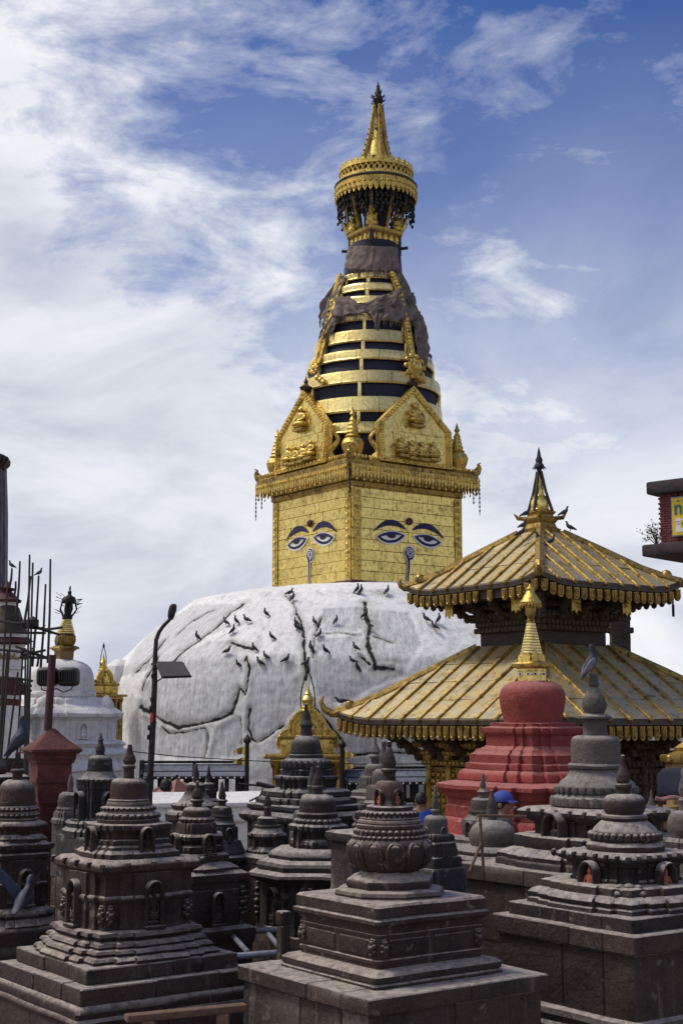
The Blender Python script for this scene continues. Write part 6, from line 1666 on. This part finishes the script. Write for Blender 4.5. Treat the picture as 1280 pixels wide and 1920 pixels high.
# ============================================================ PEOPLE
def skin_mesh(name, verts, edges, radii, mat, par, sub=2):
    me = bpy.data.meshes.new(name); me.from_pydata(verts, edges, []); o = bpy.data.objects.new(name, me); col.objects.link(o)
    o.modifiers.new('s', 'SKIN'); sv = me.skin_vertices[0].data
    for i, r in enumerate(radii): sv[i].radius = r if isinstance(r, tuple) else (r, r)
    sv[0].use_root = True
    md = o.modifiers.new('d', 'SUBSURF'); md.levels = sub; md.render_levels = sub
    dg = bpy.context.evaluated_depsgraph_get(); dg.update(); m2 = bpy.data.meshes.new_from_object(o.evaluated_get(dg)); bpy.data.objects.remove(o); m2.name = name; m2.shade_smooth()
    return obj(name, m2, mat, par)
def person(label, loc, rz, h, shirt, trousers, cap=None):
    t = thing('person', label, 'person', loc, rz); s = h/1.72
    J = dict(pel=(0,0,.95), wst=(0,0,1.10), chs=(0,.01,1.32), nk=(0,.01,1.46), hd=(0,-.01,1.56), hd2=(0,-.015,1.66), ch=(0,-.06,1.55), no=(0,-.115,1.60))
    for sx, n in ((-1,'l'),(1,'r')):
        J.update({'sh'+n:(sx*.17,.01,1.40), 'el'+n:(sx*.235,.03,1.13), 'wr'+n:(sx*.22,-.12,.95), 'hn'+n:(sx*.21,-.17,.89), 'hp'+n:(sx*.09,0,.90), 'kn'+n:(sx*.10,-.02,.50), 'an'+n:(sx*.10,.02,.09), 'to'+n:(sx*.11,-.14,.035)})
    keys = list(J); ix = {k: i for i, k in enumerate(keys)}; rad_ = dict(pel=.13, wst=.115, chs=(.16,.115), nk=.055, hd=.085, hd2=.088, ch=.05, no=.018)
    for n in 'lr': rad_.update({'sh'+n:.065, 'el'+n:.042, 'wr'+n:.028, 'hn'+n:.035, 'hp'+n:.09, 'kn'+n:.06, 'an'+n:.042, 'to'+n:.04})
    E_ = [('pel','wst'),('wst','chs'),('chs','nk'),('nk','hd'),('hd','hd2'),('hd','ch'),('hd','no')]
    for n in 'lr': E_ += [('chs','sh'+n),('sh'+n,'el'+n),('el'+n,'wr'+n),('wr'+n,'hn'+n),('pel','hp'+n),('hp'+n,'kn'+n),('kn'+n,'an'+n),('an'+n,'to'+n)]
    V3 = lambda k: tuple(q*s for q in J[k]); RR = lambda k, e: tuple((q+e)*s for q in rad_[k]) if isinstance(rad_[k], tuple) else (rad_[k]+e)*s
    skin_mesh('body', [V3(k) for k in keys], [(ix[a], ix[b]) for a, b in E_], [RR(k, 0) for k in keys], SKIN, t)
    def cloth_(name, ks, es, e, mat): i2 = {k: i for i, k in enumerate(ks)}; skin_mesh(name, [V3(k) for k in ks], [(i2[a], i2[b]) for a, b in es], [RR(k, e) for k in ks], mat, t)
    cloth_('shirt', ['pel','wst','chs','shl','ell','shr','elr'], [('pel','wst'),('wst','chs'),('chs','shl'),('shl','ell'),('chs','shr'),('shr','elr')], .018, shirt)
    cloth_('trousers', ['pel','hpl','knl','anl','hpr','knr','anr'], [('pel','hpl'),('hpl','knl'),('knl','anl'),('pel','hpr'),('hpr','knr'),('knr','anr')], .016, trousers)
    b = MB(); c = Vector((0,.012,1.635))*s; n = 18
    b.loft([[c+Vector((r*.104*math.cos(a), r*.118*math.sin(a)+.01+ (.02 if z < -.2 else 0), z*.115))*s for a in [2*math.pi*i/n for i in range(n)]] for r, z in ((.70,-.75),(.92,-.4),(1.0,.0),(.98,.4),(.78,.8),(.4,1.05),(.05,1.12))]); b.v = [v if v.y > -.06*s or v.z > 1.66*s else Vector((v.x*.8, -.055*s, v.z)) for v in b.v]; b.build('hair', HAIR, t, 80)
    for sx in (-1, 1): b = MB(); b.ball(Vector((sx*.105,.0,1.60))*s, (.016*s,.03*s,.04*s), 8, 5); b.build('ear', SKIN, t, 80)
    if cap:
        b = MB(); c = Vector((0,0,1.66))*s
        b.loft([[c+Vector((r*.118*math.cos(a), r*.132*math.sin(a), z*.11))*s for a in [2*math.pi*i/20 for i in range(20)]] for r, z in ((1.02,-.1),(1.04,.1),(1.0,.45),(.8,.85),(.4,1.12),(.05,1.2))]); cp = b.build('cap', cap, t, 80)
        b = MB(); b.loft([[c+Vector((x*.105, -.11-.10*math.sqrt(max(0,1-x*x))*f, -.005-.02*f+dz_))*s for x in [-1+2*i/12 for i in range(13)]] for f, dz_ in ((0,0),(1,0),(1,.012),(0,.014))], False, False, False); b.build('peak', cap, cp, 80)
q = at(789, 1500, 25.0); person('child in bright blue shirt with dark hair, seen from behind', (q.x, q.y, 0), R(165), 3.0-(1488-HOR)/ppm(25,1.5)+.0, BLUE, JEANS)
q = at(942, 1490, 20.3); person('person in blue cap and grey shirt by the red stupa', (q.x, q.y, 0), R(62), EYE-(1484-HOR)/ppm(20.3,1.9)-.05, GREYC, JEANS, BLUEC)
q = at(313, 1470, 27.0); person('dark-haired person behind the white wall by the awning', (q.x, q.y, 0), R(150), EYE-(1463-HOR)/ppm(27,1.8), MAROON, JEANS)

# ============================================================ PIGEONS
def pigeon_mesh(fly=False):
    S = [(-.175,-.030,.020,.006),(-.15,-.022,.032,.010),(-.10,-.004,.036,.020),(-.05,.012,.052,.042),(.0,.022,.060,.056),(.05,.034,.056,.056),(.085,.055,.042,.046),(.105,.085,.030,.034),(.115,.112,.024,.026),(.125,.135,.025,.026),(.145,.145,.021,.022),(.162,.143,.010,.010),(.180,.136,.004,.004)]
    m = MB(); n = 14; rings = []
    for i, (x, z, ry, rz) in enumerate(S):
        x0, z0 = S[max(i-1,0)][:2]; x1, z1 = S[min(i+1,len(S)-1)][:2]; d = Vector((x1-x0, 0, z1-z0)).normalized(); u = Vector((-d.z, 0, d.x))
        rings.append([Vector((x,0,z)) + Vector((0,1,0))*ry*math.cos(2*math.pi*k/n) + u*rz*math.sin(2*math.pi*k/n) for k in range(n)])
    m.loft(rings); return m.mesh('body', 80)
def wing_mesh(sx):
    m = MB(); S = [(-.165,.012,.006,.004),(-.11,.028,.012,.018),(-.05,.046,.014,.034),(.01,.056,.012,.040),(.055,.052,.008,.026),(.075,.044,.003,.008)]; n = 10
    m.loft([[Vector((x, sx*(y+ry*math.cos(2*math.pi*k/n)), .024+x*.16+rz*math.sin(2*math.pi*k/n))) for k in range(n)] for x, y, ry, rz in S]); return m.mesh('wing', 80)
def fly_wing(sx):
    m = MB(); n = 9; top = []
    for i in range(n+1):
        f = i/n; y = sx*(.04+.13*f); z = .05+.20*f; lead = .055-.05*f*f; tr = -.075-.03*f+.10*max(0,f-.7)
        top.append([(lead, y, z+.006), (lead*.3+tr*.7*.3, y, z+.016), (tr, y, z), (lead*.3+tr*.21, y, z-.004)])
    m.loft(top); return m.mesh('wing', 60)
PB, PWL, PWR = pigeon_mesh(), wing_mesh(-1), wing_mesh(1); FL, FR = fly_wing(-1), fly_wing(1)
leg_m = MB(); leg_m.tube([(0,0,0),(.004,0,-.075)], .005, 6)
for a in (-.5, 0, .5, math.pi): leg_m.tube([(.004,0,-.075),(.004+.03*math.cos(a),.03*math.sin(a),-.080)], .004, 5)
leg_m = leg_m.mesh('leg', 60)
def pigeon(label, loc, rz, size=1.0, mat=PIGB, wmat=None, pitch=0.0, legs=True, fly=False, group=None):
    t = thing('pigeon', label, 'pigeon', loc, rz, group)
    def cp(nm, me, mt, lo=(0,0,0)):
        key = me.name.split('.')[0]+mt.name
        if key+str(id(me)) not in PC: c = me.copy(); c.materials.append(mt); PC[key+str(id(me))] = c
        o = obj(nm, PC[key+str(id(me))], None, t); o.scale = (size,)*3
        M4 = Matrix.Rotation(pitch, 4, 'Y'); o.matrix_local = Matrix.Translation(Vector((0,0,.085*size))) @ M4 @ Matrix.Translation(Vector(lo)) @ Matrix.Scale(size, 4); return o
    cp('body', PB, mat)
    for me in ((FL, FR) if fly else (PWL, PWR)): cp('wing', me, wmat or mat)
    if legs:
        for sy in (-1, 1): o = obj('leg', leg_m, PINK, t, (.005*size, sy*.022*size, .082*size), 0, size)
    return t
PC = {}
GD = 'pigeons perched on the great dome'
for i, (x, y) in enumerate([(608,57),(620,72),(532,126),(398,155),(432,150),(468,147),(420,182),(303,204),(552,204),(493,242),(531,268),(512,290),(596,280),(632,155),(634,172),(693,153),(708,195),(680,240),(662,292),(764,148),(730,250),(830,240),(820,283),(835,306),(860,130),(877,165),(834,45),(847,50),(934,50),(1066,145),(1106,145),(1093,170),(440,296),(400,252)]):
    q = hit_lathe(200+x*.5625, 1080+(y+9)*.5625, SX, SD, lambda z: dome_r(z)-.06, .78, .995)
    if q is None: q = at(200+x*.5625, 1080+(y+9)*.5625, SD-1.5)
    pigeon('dark pigeon perched on the whitewashed dome', q, random.choice((0, math.pi))+random.uniform(-.7,.7), random.uniform(.72,.88), PIGB, group=GD, pitch=random.uniform(-.75,-.1))
z = zof(1411, 12.5); q = at(37, 1411, 12.5)
pigeon('blue-grey pigeon perched on a chaitya pinnacle beside the red pillar', (q.x, q.y, q.z-.006), R(8), 1.08, PIGD, PIGD, -.72)
q = at(1108, 1263, 16.0); pigeon('pale grey pigeon perched on top of the tall grey chaitya', (q.x, q.y, q.z-.005), R(12), 1.12, PIGB, PIGG, -.75)
q = at(45, 1712, 11.5); pigeon('dark blue pigeon flying with raised wings before the round-niched chaitya', q, R(75), 1.05, PIGD, PIGD, -.25, False, True)
GP = 'pigeons on the pagoda roofs'
for i, (px, py, Y) in enumerate([(984,970,28.6),(1056,968,28.6),(979,992,28.4),(1069,996,28.5),(975,1006,28.2),(1012,1016,28.0),(1031,1022,27.9)]):
    q = at(px, py, Y); pigeon('grey pigeon resting by the upper pagoda pinnacle', q, random.choice((0, math.pi))+random.uniform(-.5,.5), .78, PIGD if i % 2 else PIGB, group=GP, pitch=-.2)
q = at(642, 1322, 28.9); pigeon('pigeon resting on the lower pagoda roof hip', q, R(190), .85, PIGD, PIGB, .3)
GS = 'pigeons on the scaffold poles'
for px, py in ((23,1066),(73,1080)):
    q = at(px, py, 25.0+(.6 if px < 50 else .3)); pigeon('small dark pigeon on top of a scaffold pole', (q.x, q.y, q.z), R(180 if px < 50 else 20), .55, PIGB, group=GS, pitch=-.3)
